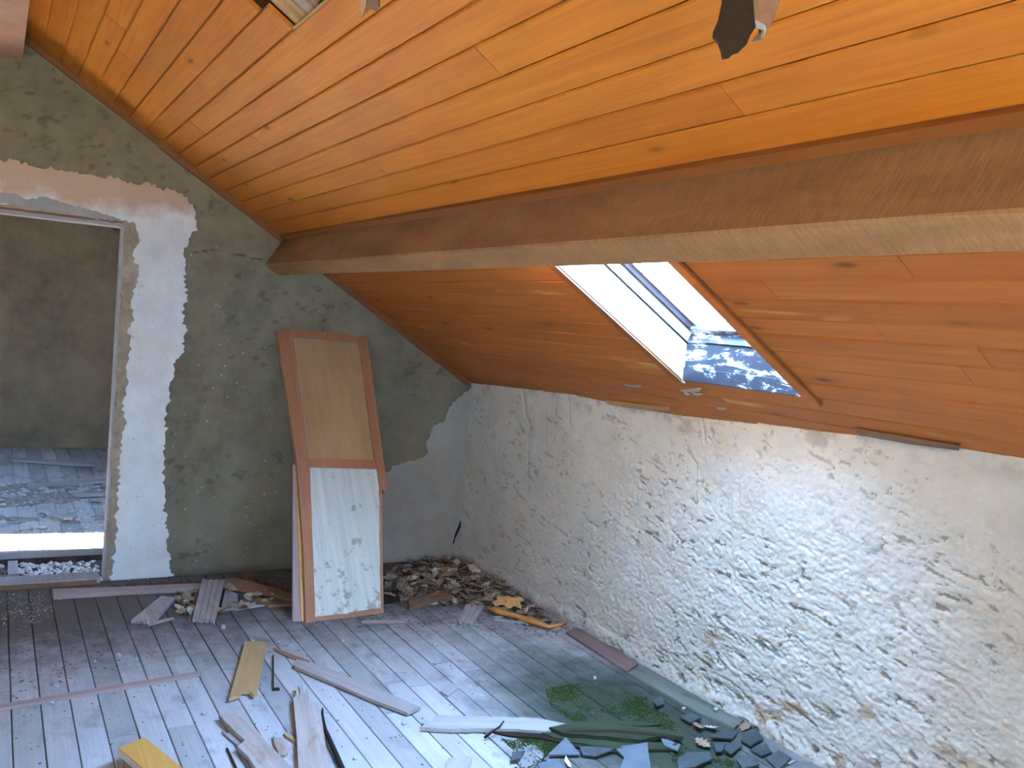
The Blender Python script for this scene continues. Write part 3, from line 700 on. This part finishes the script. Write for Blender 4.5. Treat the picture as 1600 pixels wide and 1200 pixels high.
# raised varnished offcut at the bottom left corner
oc = empty('varnished_offcut', tuple(fl(225, 1190, 0))); tag(oc, 'thick orange varnished plank propped up at the bottom left edge of the photo', 'plank'); bpy.context.view_layer.update()
zt = .075
A, B = fl(185, 1168, zt), fl(226, 1151, zt); dirp = fl(290, 1200, zt) - B; dirp /= np.linalg.norm(dirp); dirp[2] = -.02
sd_ = (B - A); sd_ /= np.linalg.norm(sd_); wd_ = np.linalg.norm(B - A)
def offb(name, u0, u1, s0, s1, z0, z1, mat):
    v = [A + dirp * u + sd_ * s_ + np.array([0, 0, z - 0.0]) for z in (z0, z1) for (u, s_) in ((u0, s0), (u1, s0), (u1, s1), (u0, s1))]
    o = mesh(name, v, BOXF, mat); bm = bmesh.new(); bm.from_mesh(o.data); bmesh.ops.recalc_face_normals(bm, faces=bm.faces); bmesh.ops.bevel(bm, geom=bm.edges[:], offset=.002, segments=1, affect='EDGES'); bm.to_mesh(o.data); bm.free()
    o.parent = oc; o.matrix_parent_inverse = oc.matrix_world.inverted(); return o
offb('top_board', 0, .5, 0, wd_, -.016, 0, M_ORANGE)
o = offb('pale_edge', .0, .5, -.004, .0, -.024, -.004, M_PALE); offb('block', .015, .42, .012, wd_ - .01, -zt + .002, -.0165, M_BROWN)

ribbed('grooved_board', [(252, 932), (274, 934), (240, 972), (206, 969)], .018, M_GREYB, 'grey grooved offcut lying nearest the doorway', 'board', 4, (.004, .004), 3)
ribbed('grooved_board', [(316, 912), (350, 915), (336, 970), (301, 966)], .022, M_GREYB, 'large grooved grey offcut tilted against the long pale board by the wall', 'board', 4, (.030, .004), 4)
piece('brown_batten', [(309, 914), (313, 914), (299, 967), (294, 967)], .016, M_BROWN, 'brown batten along the left side of the large grooved offcut', 'batten')
piece('grey_offcut', [(352, 921), (372, 928), (371, 948), (345, 952)], .016, M_GREYB, 'plain grey offcut against the right side of the large grooved one', 'offcut')
ribbed('grooved_board', [(728, 946), (756, 948), (737, 976), (716, 970)], .016, M_GREYB, 'small grooved grey offcut at the edge of the leaf heap', 'board', 3, (.008, .002), 5)
piece('base_board', [(82, 920), (180, 917), (330, 910), (330, 917), (200, 923), (84, 930)], .024, M_PINK, 'long pale board lying along the foot of the grey wall by the doorway', 'board')
piece('brown_plank', [(335, 905), (370, 903), (430, 918), (470, 932), (462, 938), (425, 928), (372, 918)], .02, M_BROWN, 'brown plank in the shadow between the wall and the cupboard door', 'plank', z0=.012)
piece('brown_plank', [(395, 935), (470, 930), (470, 942), (420, 945)], .016, M_BROWN, 'brown plank lying partly behind the foot of the cupboard door', 'plank')
piece('pale_sliver', [(364, 949), (380, 947), (400, 940), (398, 944), (416, 945), (366, 953)], .006, M_PALE, 'pale sliver of wood in front of the leaning grey offcut', 'sliver')
piece('thin_stick', [(230, 973), (270, 964), (272, 966), (232, 977)], .006, M_PINK, 'thin pale stick beside the offcut nearest the doorway', 'stick')
piece('thin_stick', [(565, 969), (636, 968), (636, 971), (565, 972)], .008, M_PINK, 'thin stick lying just in front of the cupboard door', 'stick')
piece('brown_lath', [(638, 936), (660, 929), (702, 922), (703, 931), (662, 940), (640, 947)], .03, M_BROWN, 'short brown lath half buried in the dry leaves', 'lath', z0=.004)
piece('dark_offcut', [(600, 922), (622, 924), (625, 936), (600, 939)], .02, M_DKWOOD, 'dark offcut beside the right foot of the cupboard door', 'offcut')
pe = tube('bark_strip', [fl(x, y, z) for x, y, z in ((760, 950, .03), (780, 956, .035), (805, 962, .03), (830, 970, .03), (858, 980, .02), (875, 976, .03), (886, 970, .04))], [.008, .018, .014, .018, .012, .010, .003], pine('orange_bark', (.42, .14, .03), (.58, .28, .07), (.2, .06, .02), .5, .1, knots=False)); tag(pe, 'curled orange strip of bark at the end of the leaf heap', 'bark')
piece('pale_stick', [(772, 965), (800, 968), (826, 973), (826, 975), (800, 971), (772, 968)], .008, M_PALE, 'pale stick under the curled orange bark', 'stick')
piece('wall_board', [(884, 987), (902, 980), (998, 1036), (980, 1049)], .012, M_RED, 'narrow reddish board lying along the foot of the white wall', 'board')
piece('wall_board', [(980, 1051), (1000, 1038), (1163, 1124), (1148, 1136), (1090, 1112)], .010, weathered('mossy_grey_board', (.09, .105, .075), (.20, .22, .17), (.06, .09, .03), .9, .1), 'grey mossy board lying along the foot of the white wall, nearer than the reddish one', 'board')
piece('bleached_board', [(656, 1136), (672, 1130), (683, 1117), (760, 1119), (842, 1122), (870, 1128), (905, 1133), (868, 1140), (850, 1142), (800, 1139), (745, 1138), (706, 1139)], .016, M_PALE, 'bleached split board with a pointed end before the green moss', 'board', z0=.004, ragamp=.002, seed=2)
M_MOSSB = weathered('mossy_board', (.016, .022, .010), (.045, .062, .024), (.022, .016, .010), .9, .1)
piece('mossy_board', [(858, 1136), (905, 1126), (960, 1132), (1010, 1136), (1058, 1143), (1068, 1151), (1030, 1150), (1000, 1156), (940, 1150), (880, 1145)], .016, M_MOSSB, 'rotten board covered with green moss left of the slate shards', 'board', z0=.014, ragamp=.003, seed=3)
piece('mossy_board', [(842, 1143), (880, 1147), (950, 1153), (1005, 1158), (1060, 1160), (1050, 1170), (960, 1170), (900, 1160), (865, 1152)], .010, M_MOSSB, 'lower mossy rotten board beside the light slate shard', 'board', z0=.003, ragamp=.003, seed=4)
piece('dark_fissure', [(880, 1141), (960, 1140), (1040, 1147), (1064, 1150), (1030, 1151), (960, 1144), (900, 1144)], .004, M_DKWOOD, 'dark split running along the upper mossy board', 'splinter', z0=.0265, ragamp=.001, seed=8)
piece('mossy_splinter', [(905, 1124), (970, 1126), (1035, 1131), (1000, 1134), (940, 1131)], .006, M_MOSSB, 'mossy splinter along the far edge of the upper mossy board', 'splinter', z0=.004, ragamp=.002, seed=9)
piece('dark_board', [(768, 1142), (845, 1144), (872, 1150), (930, 1164), (990, 1172), (970, 1176), (905, 1168), (850, 1154), (790, 1148)], .008, M_DKWOOD, 'dark brown rotten strip under the edge of the bleached board', 'strip', ragamp=.002, seed=6)
tw = tube('twig', [fl(x, y, z) for x, y, z in ((787, 1127, .03), (780, 1136, .034), (768, 1144, .03), (757, 1153, .01))], [.003, .004, .005, .006], M_DKWOOD); tag(tw, 'small forked twig lying over the bleached board', 'twig')
piece('pale_offcut', [(700, 1184), (738, 1182), (734, 1206), (695, 1206)], .012, M_PALE, 'pale square board end at the bottom edge right of centre', 'offcut')
piece('pale_offcut', [(688, 1080), (708, 1067), (717, 1074), (700, 1087)], .008, M_PALE, 'small pale board offcut lying on the grey floorboards above the bleached board', 'offcut')

# --- broken slates
M_SLATE = plain('slate', (.055, .068, .066), .75, .3, 14, .3); M_SLATEL = plain('light_slate', (.115, .14, .15), .65, .2, 10, .3)
sh = [([(884, 1155), (907, 1181), (856, 1183)], 1, 'triangular slate shard among the moss'),
      ([(960, 1170), (1011, 1163), (1017, 1206), (968, 1206), (975, 1185)], 1, 'largest light slate shard at the bottom edge'),
      ([(1031, 1157), (1063, 1164), (1059, 1177), (1038, 1168)], 1, 'small light slate shard above the bottom edge beside a dark board'),
      ([(1058, 1188), (1075, 1180), (1108, 1178), (1112, 1190), (1085, 1204), (1060, 1204)], 0, 'grey slate shard at the bottom edge, right of the largest light one'),
      ([(1108, 1156), (1122, 1145), (1152, 1148), (1144, 1157)], 0, 'slate shard lying left of the square slate by the white wall'),
      ([(1160, 1145), (1180, 1144), (1193, 1155), (1172, 1169), (1157, 1160)], 0, 'square dark slate nearest the white wall'),
      ([(1130, 1175), (1146, 1160), (1160, 1166), (1142, 1182)], 0, 'narrow slate shard below the square dark one'),
      ([(1172, 1172), (1196, 1164), (1206, 1176), (1190, 1184)], 0, 'slate shard by the wall foot below the square dark one'),
      ([(1115, 1165), (1134, 1162), (1128, 1178), (1118, 1180)], 0, 'small slate shard left of the narrow one'),
      ([(1196, 1186), (1216, 1178), (1236, 1190), (1215, 1204)], 0, 'rightmost slate shard at the bottom edge along the wall'),
      ([(1150, 1188), (1176, 1182), (1186, 1196), (1160, 1206)], 0, 'slate shard at the bottom edge between the wall and the moss'),
      ([(800, 1178), (820, 1176), (812, 1190), (798, 1192)], 0, 'little slate shard on the moss at the bottom edge'),
      ([(905, 1172), (935, 1168), (958, 1176), (930, 1184), (910, 1182)], 0, 'dark slate shard between the triangular and the largest light one'),
      ([(1062, 1122), (1080, 1116), (1096, 1126), (1078, 1132)], 0, 'slate shard lying highest of all, by the grey mossy board'),
      ([(1020, 1098), (1032, 1090), (1038, 1102), (1026, 1108)], 0, 'tiny upright-looking slate chip on the green algae'),
      ([(840, 1196), (868, 1188), (880, 1206), (845, 1208)], 1, 'light slate shard at the bottom edge left of the feather')]
for i, (px, li, lb) in enumerate(sh):
    r = random.Random(i + 50); z = [.003 + r.uniform(0, .014) for _ in px]
    piece('slate_shard', px, .006, M_SLATEL if li else M_SLATE, lb, 'slate', 'broken slates at the foot of the white wall', zs=z)
piece('feather', [(884, 1180), (890, 1190), (893, 1198), (888, 1197), (882, 1188)], .002, M_WHITE, 'small white feather-like flake beside the triangular slate', 'flake', z0=.010)
hk = tube('hook', [fl(x, y, .006) for x, y in ((1230, 1186), (1228, 1191), (1233, 1193), (1238, 1190), (1242, 1188))], .002, M_WHITE); tag(hk, 'tiny white curled wire by the wall foot at the bottom right', 'wire')

# --- dry leaves
M_LEAF = plain('dry_leaf', (.27, .19, .115), .8, .35, 40, .2, .2); M_LEAF2 = plain('pale_dry_leaf', (.48, .40, .30), .8, .3, 40, .2, .2); M_LEAFY = plain('yellow_leaf', (.52, .30, .10), .7, .2, 30, .2, .2)
def leaf_mesh(seed, mat, L=.075, W=.045, lobes=4):
    r = random.Random(seed); n = 14; v = []; f = []
    cu, cw = r.uniform(-.35, .5), r.uniform(-.4, .6)
    for i in range(n):
        t = i / (n - 1); w_ = W / 2 * (max(0, math.sin(math.pi * min(1, t * .93 + .05))) ** .8) * (1 + .38 * math.cos(2 * math.pi * lobes * t)) + .0008
        z = cu * L * (t - .5) ** 2
        for s_ in (-1, 0, 1): v.append((L * (t - .5), s_ * w_ * r.uniform(.85, 1.1), z + (cw * w_ * .6 if s_ else 0)))
    for i in range(n - 1):
        a = i * 3; f += [(a, a + 1, a + 4, a + 3), (a + 1, a + 2, a + 5, a + 4)]
    me = bpy.data.meshes.new('oak_leaf'); me.from_pydata(v, [], f); me.update(); me.materials.append(mat); me.polygons.foreach_set('use_smooth', [True] * len(f)); return me
LM = [leaf_mesh(i, M_LEAF2 if i in (0, 4, 7) else M_LEAF, .065 + .006 * (i % 5), .036 + .004 * (i % 4)) for i in range(9)]
def inside(p, poly):
    c = False; n = len(poly)
    for i in range(n):
        a, b = poly[i], poly[(i + 1) % n]
        if (a[1] > p[1]) != (b[1] > p[1]) and p[0] < (b[0] - a[0]) * (p[1] - a[1]) / (b[1] - a[1]) + a[0]: c = not c
    return c
heap = [tuple(fl(*p)[:2]) for p in ((598, 905), (618, 889), (660, 879), (712, 874), (745, 893), (800, 927), (888, 981), (850, 987), (790, 970), (745, 950), (690, 947), (640, 948), (598, 942))]
def hz(x, y):                                          # height of the litter: highest in the corner
    return float(.014 * math.exp(-((x - .4) ** 2) / .35 - ((y - 1.9) ** 2) / .25) + .010)
def scatter(n, poly, sc=(.75, 1.25), zf=lambda x, y: .012, label='', group='', maxtilt=.5, k0=0):
    xs = [p[0] for p in poly]; ys_ = [p[1] for p in poly]; c = 0
    while c < n:
        x, y_ = random.uniform(min(xs), max(xs)), random.uniform(min(ys_), max(ys_))
        if not inside((x, y_), poly): continue
        li = random.randrange(9); o = bpy.data.objects.new('oak_leaf', LM[li]); C.objects.link(o); s_ = random.uniform(*sc); o.scale = (s_,) * 3
        o.location = (x, y_, zf(x, y_) + random.uniform(0, .012)); o.rotation_euler = (random.gauss(0, maxtilt), random.gauss(0, maxtilt * .7), random.uniform(0, 6.28))
        tone = 'pale' if li in (0, 4, 7) else 'dark brown'; tag(o, label(tone, x, y_) if callable(label) else label.replace('dry', tone + ' dry', 1), 'leaf', (label(tone, x, y_).replace(' leaf ', ' leaves ') if callable(label) else tone + ' ' + group)); c += 1
def heap_label(tone, x, y_):
    zone = 'at the back of the heap against the grey wall' if x < .45 else ('of the heap along the foot of the white wall' if y_ > 1.85 else ('at the front of the heap beside the cupboard door' if y_ < 1.6 else 'in the middle of the heap in the corner'))
    return tone + ' dry oak leaf ' + zone
scatter(230, heap, (.75, 1.25), hz, heap_label, '', .38)
side = [tuple(fl(*p)[:2]) for p in ((345, 925), (400, 918), (455, 935), (440, 946), (380, 960), (350, 974), (338, 972))]
scatter(26, side, (.6, 1.0), lambda x, y: .022, 'dry leaf among the offcuts by the grey wall', 'dry leaves by the grey wall')
side2 = [tuple(fl(*p)[:2]) for p in ((272, 930), (312, 922), (298, 966), (280, 962))]
scatter(22, side2, (.6, 1.0), lambda x, y: .010, 'dry leaf between the two grooved offcuts by the wall', 'dry leaves between the offcuts')
for (px, py, s_, lb) in ((785, 937, 1.5, 'large yellow leaf standing out on the heap, left of its twin'), (803, 940, 1.6, 'large yellow leaf standing out on the heap, right of its twin')):
    o = link('yellow_leaf', leaf_mesh(31 + px, M_LEAFY, .085, .06, 2)); o.location = tuple(fl(px, py, .05)); o.rotation_euler = (.3, -.3, px * .01); o.scale = (s_ * .9,) * 3; tag(o, lb, 'leaf')
for i, (px, py) in enumerate(((817, 972), (880, 978), (1090, 1135), (1110, 1137), (1165, 1134), (1098, 1162))):
    o = link('oak_leaf', LM[(3 * i) % 9]); o.location = tuple(fl(px, py, .012)); o.rotation_euler = (.2, .1, i * 1.3)
    tag(o, ['lobed leaf under the end of the orange bark', 'lobed leaf at the very tip of the orange bark', 'left one of two leaves beside the grey mossy board', 'right one of two leaves beside the grey mossy board', 'leaf by the wall foot above the square slate', 'leaf standing among the slates'][i], 'leaf')

# --- loose stuff nobody could count
def crumbs(name, poly, n, size, mat, label, zf=lambda x, y: 0.0, dens=None, flat=.6, cat='debris', parent=None):
    xs = [p[0] for p in poly]; ys_ = [p[1] for p in poly]; v = []; f = []; c = 0; tries = 0
    while c < n and tries < n * 30:
        tries += 1
        x, y_ = random.uniform(min(xs), max(xs)), random.uniform(min(ys_), max(ys_))
        if not inside((x, y_), poly) or (dens and random.random() > dens(x, y_)): continue
        s_ = size * random.uniform(.4, 1.3); a = random.uniform(0, 6.28); k = len(v); z = zf(x, y_)
        for j in range(4):
            b = a + j * 1.57 + random.uniform(-.4, .4); rr = s_ * random.uniform(.5, 1.2); v.append((x + rr * math.cos(b), y_ + rr * math.sin(b), z + s_ * .1))
        v.append((x + random.uniform(-.3, .3) * s_, y_ + random.uniform(-.3, .3) * s_, z + s_ * flat))
        f += [(k, k + 1, k + 4), (k + 1, k + 2, k + 4), (k + 2, k + 3, k + 4), (k + 3, k, k + 4), (k + 3, k + 2, k + 1, k)]; c += 1
    o = mesh(name, v, f, mat, parent); tag(o, label, None if parent else cat, None, 'stuff'); return o
def F(*px): return [tuple(fl(*p)[:2]) for p in px]
def mound(name, x0, x1, y0, y1, zf, mat, label, nx=60, ny=60):
    xs, ys_ = np.linspace(x0, x1, nx), np.linspace(y0, y1, ny); v = [(x, y_, zf(x, y_)) for y_ in ys_ for x in xs]
    f = [(j * nx + i, j * nx + i + 1, (j + 1) * nx + i + 1, (j + 1) * nx + i) for j in range(ny - 1) for i in range(nx - 1)]
    o = mesh(name, v, f, mat, None, True); tag(o, label, 'debris', None, 'stuff'); return o
M_DIRT = plain('brown_dirt', (.085, .062, .045), .95, .5, 60, .8); M_GRIT = plain('grit', (.10, .085, .07), .95, .4); M_CHALK = plain('chalky_crumb', (.45, .43, .38), .9, .15)
litter = mound('leaf_litter', .02, 1.3, 1.33, 2.20, lambda x, y: (hz(x, y) - .016 + .012 * float(fbm(np.array(x * 14), np.array(y * 14), 301))) if inside((x, y), heap) else -.004, M_DIRT, 'brown crumbled leaf litter under the dry leaves in the corner')
crumbs('leaf_fragments', heap, 1800, .014, M_LEAF, 'brown leaf fragments strewn over the corner heap', lambda x, y: hz(x, y) - .008, None, .35, parent=litter)
wallfoot = F((172, 916), (330, 906), (470, 905), (470, 925), (330, 925), (172, 926))
crumbs('wall_rubble', wallfoot, 500, .022, M_DIRT, 'dark rubble along the foot of the grey wall', lambda x, y: 0.0)
crumbs('plaster_crumbs', F((-30, 928), (60, 926), (95, 935), (85, 960), (40, 985), (-30, 990)), 420, .0045, M_CHALK, 'white plaster crumbs on the floor in front of the doorway', dens=lambda x, y: .2 + .8 * max(0, float(fbm(np.array(x * 6), np.array(y * 6), 311)) + .3))
grit_poly = F((-60, 930), (330, 925), (700, 940), (900, 985), (1250, 1190), (700, 1215), (-60, 1215))
crumbs('floor_grit', grit_poly, 700, .006, M_GRIT, 'dark grit scattered over the floorboards', flat=.35)
crumbs('floor_grit', F((-60, 930), (300, 930), (330, 1000), (150, 1050), (-60, 1120)), 900, .007, M_GRIT, 'dark grit trodden over the boards in front of the doorway', flat=.3)
crumbs('leaf_fragments', F((560, 935), (900, 980), (860, 1000), (700, 980), (560, 985)), 350, .009, M_GRIT, 'dark crumbs in front of the leaf heap', flat=.4)
M_MOSS = plain('green_moss', (.028, .045, .010), .95, .4, 60, .3, .1)
for poly, n, lb in ((F((780, 1152), (850, 1152), (880, 1165), (850, 1185), (870, 1206), (800, 1206), (815, 1185)), 2600, 'green moss at the bottom edge left of the slates'),
                    (F((850, 1075), (900, 1068), (1010, 1095), (1050, 1122), (1060, 1148), (900, 1130), (860, 1105)), 3000, 'green moss around the rotten boards'),
                    (F((975, 1082), (1010, 1088), (1012, 1105), (985, 1100)), 500, 'bright green moss tuft above the mossy board'),
                    (F((1060, 1165), (1150, 1190), (1140, 1206), (1040, 1206)), 700, 'green moss between the slates by the wall')):
    crumbs('moss', poly, n, .0042, M_MOSS, lb, dens=lambda x, y: max(0.02, float(fbm(np.array(x * 9), np.array(y * 9), 321)) * 1.8 + .3), flat=.9, cat='moss')
chips = [(185, 1022, 5, 'right one of two white chips near the left edge above the long batten'), (149, 1033, 4, 'left one of two white chips near the left edge above the long batten'), (88, 1070, 5, 'white chip touching the far side of the long batten'),
         (82, 1097, 5, 'white chip on the near side of the long batten'), (681, 1007, 6, 'largest white plaster chip, on the boards in front of the leaf heap'), (536, 1001, 4, 'white chip in front of the cupboard door'), (631, 1129, 5, 'white chip left of the point of the bleached board'),
         (556, 1184, 5, 'white chip right of the curved dark strip at the bottom'), (662, 1129, 3, 'tiny white chip at the very point of the bleached board'), (436, 1003, 3, 'white chip above the short tan board'), (395, 1001, 3, 'white chip at the top end of the short tan board'),
         (349, 979, 6, 'pale chip in front of the large grooved offcut'), (738, 1082, 3, 'white chip beyond the bleached board'), (704, 1038, 3, 'white chip on the boards far beyond the bleached board'), (760, 997, 4, 'white chip below the small grooved offcut'),
         (708, 977, 3, 'white chip left of the small grooved offcut'), (215, 1040, 3, 'small white speck above the middle of the long batten'), (320, 1113, 6, 'pale flat chip left of the notched broken board'), (612, 1043, 3, 'white chip beyond the long grey board'),
         (445, 1195, 3, 'white chip at the bottom edge by the frayed board'), (410, 1161, 3, 'white chip on the notched broken board side'), (930, 1058, 4, 'white chip beyond the green algae'), (1118, 1107, 5, 'white chip on the mossy board along the wall'), (1068, 1106, 4, 'white chip near the highest slate')]
for i, (px, py, s_, lb) in enumerate(chips):
    r = random.Random(i); a = [(px + s_ * .8 * math.cos(k * 1.26) * r.uniform(.6, 1.2), py + s_ * .6 * math.sin(k * 1.26) * r.uniform(.6, 1.2)) for k in range(5)]
    piece('plaster_chip', a, .006, M_CHALK, lb, 'chip', 'white plaster chips on the floor', z0=.016 if (px, py) in ((410, 1161), (1118, 1107)) else .001)

# --- the next room, seen through the doorway
RB = {}
def nb(px, th, mat, label, cat='board', z0=.012): return piece('loose_board', px, th, mat, label, cat, None, z0)
nb([(12, 713), (60, 717), (149, 720), (149, 726), (100, 724), (20, 718)], .02, M_PALE, 'furthest loose board on the floor of the next room', z0=.01)
nb([(42, 756), (172, 746), (172, 751), (46, 759)], .02, M_PALE, 'long loose board crossing the next room, second furthest')
nb([(-20, 774), (26, 773), (24, 778), (-20, 779)], .02, M_PALE, 'loose board end at the left edge inside the next room')
nb([(112, 772), (172, 767), (172, 771), (116, 774)], .02, M_GREYB, 'grey loose board behind the rubble of the next room')
nb([(138, 779), (172, 776), (172, 780), (142, 780)], .02, M_PALE, 'short pale board beside the door jamb in the next room')
M_RUB = plain('plaster_rubble', (.24, .22, .19), .95, .5, 30, .8)
def rub(x, y): return .07 * max(0, float(fbm(np.array(x * 2.2), np.array(y * 2.2), 331, 3)) + .25) * math.exp(-((x + 2.1) ** 2) / .5) + .02 * float(fbm(np.array(x * 12), np.array(y * 12), 341)) - .012
rubble = mound('rubble', -3.3, -1.2, -.9, .7, rub, M_RUB, 'low heap of grey plaster rubble on the floor of the next room', 70, 60)
crumbs('rubble_pieces', [(-3.2, -.8), (-1.2, -.8), (-1.2, .5), (-3.2, .5)], 330, .03, M_CHALK, 'broken plaster pieces on the rubble heap', lambda x, y: max(0, rub(x, y)), parent=rubble)
crumbs('rubble_pieces', [(-.60, -.8), (-.1, -.8), (-.1, .0), (-.60, .0)], 380, .03, M_CHALK, 'broken plaster in the gap behind the threshold', lambda x, y: -.058)
crumbs('rubble_pieces', [(-1.2, -.8), (-.64, -.8), (-.64, .3), (-1.2, .3)], 260, .012, M_RUB, 'crumbs on the sunlit boards of the next room')
piece('propped_board', [(82, 797), (92, 803), (114, 808), (100, 808), (78, 800)], .02, M_PALE, 'tilted board end propped on the rubble of the next room', 'board', z0=.02)
no = boxes('nosing_board', [((-.66, -.9, -.02), (-.61, .3, .02))], M_PALE); tag(no, 'pale edge board of the next room above the dark gap', 'board')
jb = boxes('joist_block', [((-.50, -.475, -.058), (-.22, -.425, .0))], M_PALE); tag(jb, 'short pale joist block in the dark gap behind the threshold', 'block')

# --- hole and hanging pieces of the ceiling
def cpart(name, lst, mat, label=None):
    o = boxes(name, lst, mat, None, tf=rtf); o.parent = ceiling
    if label: o['label'] = label
    return o
sh_ = sl(.17); 
for (xa, xb, h, m) in ((2.585, 2.625, .018, M_TAN), (2.64, 2.672, .028, M_TAN), (2.70, 2.76, .022, M_PINK), (2.765, 2.785, .030, M_TAN), (2.80, 3.02, .045, M_TAN)):
    cpart('batten', [((xa, sh_ - .26, h), (xb, sh_ - .003, h + .02))], m)
cpart('board_tongue', [((2.575, sh_ - .006, .004), (3.05, sh_ + .004, .010))], M_TAN, 'pale bare tongue along the gap')
def roofpoly(name, px, h0_, th, mat, label=None):
    pts = [hit(*p, N, N @ rp(0, 0, h0_)) for p in px]; c = sum(pts) / len(pts)
    q = [((p - c) @ np.array([1., 0, 0]), (p - c) @ D) for p in pts]
    if sum(q[i][0] * q[(i + 1) % len(q)][1] - q[(i + 1) % len(q)][0] * q[i][1] for i in range(len(q))) < 0: q = q[::-1]
    n = len(q); v = [(a, b, 0) for a, b in q] + [(a, b, th) for a, b in q]
    o = mesh(name, v, [tuple(range(n - 1, -1, -1)), tuple(range(n, 2 * n))] + [(i, (i + 1) % n, (i + 1) % n + n, i + n) for i in range(n)], mat); frame(o, c, (1, 0, 0), D, N); o.parent = ceiling
    if label: o['label'] = label
    return o
roofpoly('splinter', [(563, 8), (568, -20), (574, -20), (572, 10), (566, 28), (564, 20)], -.010, .008, M_TAN, 'pale torn wood splinter')
roofpoly('splinter', [(576, -20), (590, -20), (592, 12), (588, 18), (578, 14), (572, 22)], -.008, .006, M_BROWN)
for px in ([(1062, 610), (1095, 607), (1092, 612), (1070, 613)], [(1080, 613), (1098, 616), (1090, 619), (1082, 616)], [(1068, 612), (1077, 617), (1072, 618)], [(1120, 637), (1135, 638), (1130, 641), (1121, 640)], [(975, 601), (1002, 603), (998, 606), (980, 604)]):
    roofpoly('paint_flake', px, -.004, .003, M_PALE)
roofpoly('lath', [(945, 627), (1000, 634), (1046, 638), (1044, 642), (1000, 640), (950, 633)], -.010, .008, M_TAN, 'splintered pale lath along the top of the white wall')
roofpoly('lath', [(1335, 672), (1400, 683), (1500, 699), (1498, 704), (1420, 694), (1340, 680)], -.012, .008, M_BROWN, 'split brown lath along the top of the white wall')

tb = empty('torn_board', tuple(hit(1160, -190, (1, 0, 0), 4.52))); tag(tb, 'dark torn board hanging down from the ceiling at the top edge', 'board'); bpy.context.view_layer.update()
def hang(name, px, x, th, mat, label=None, lean=0.0, ra=.0):
    q = [hit(*p, (1, 0, lean), x)[1:] for p in px]
    if ra: q = rag(q, .012, ra, 5)
    if sum(q[i][0] * q[(i + 1) % len(q)][1] - q[(i + 1) % len(q)][0] * q[i][1] for i in range(len(q))) < 0: q = q[::-1]
    n = len(q); v = [(x - th, a, b) for a, b in q] + [(x, a, b) for a, b in q]
    o = mesh(name, v, [tuple(range(n - 1, -1, -1)), tuple(range(n, 2 * n))] + [(i, (i + 1) % n, (i + 1) % n + n, i + n) for i in range(n)], mat)
    o.parent = tb; o.matrix_parent_inverse = tb.matrix_world.inverted()
    if label: o['label'] = label
    return o
cz = lambda px: (px, -400)
hang('dark_face', [(1140, -300), (1133, -60), (1133, 0), (1127, 30), (1119, 48), (1118, 58), (1126, 66), (1131, 80), (1133, 92), (1139, 91), (1144, 86), (1153, 83), (1160, 76), (1167, 69), (1172, 56), (1181, 42), (1178, 20), (1174, -60), (1176, -300)], 4.55, .006, M_DKWOOD, 'dark rotten face')
hang('torn_wood', [(1166, -300), (1168, 0), (1172, 30), (1185, 36), (1197, 42), (1196, 50), (1190, 54), (1187, 62), (1192, 63), (1199, 47), (1207, 34), (1218, 6), (1232, -300)], 4.535, .014, M_BROWN, 'brown torn wood behind the dark face')
hang('broken_edge', [(1171, 32), (1178, 30), (1196, 39), (1198, 46), (1192, 60), (1194, 46), (1182, 42)], 4.541, .004, M_PALE, 'pale freshly broken edge')
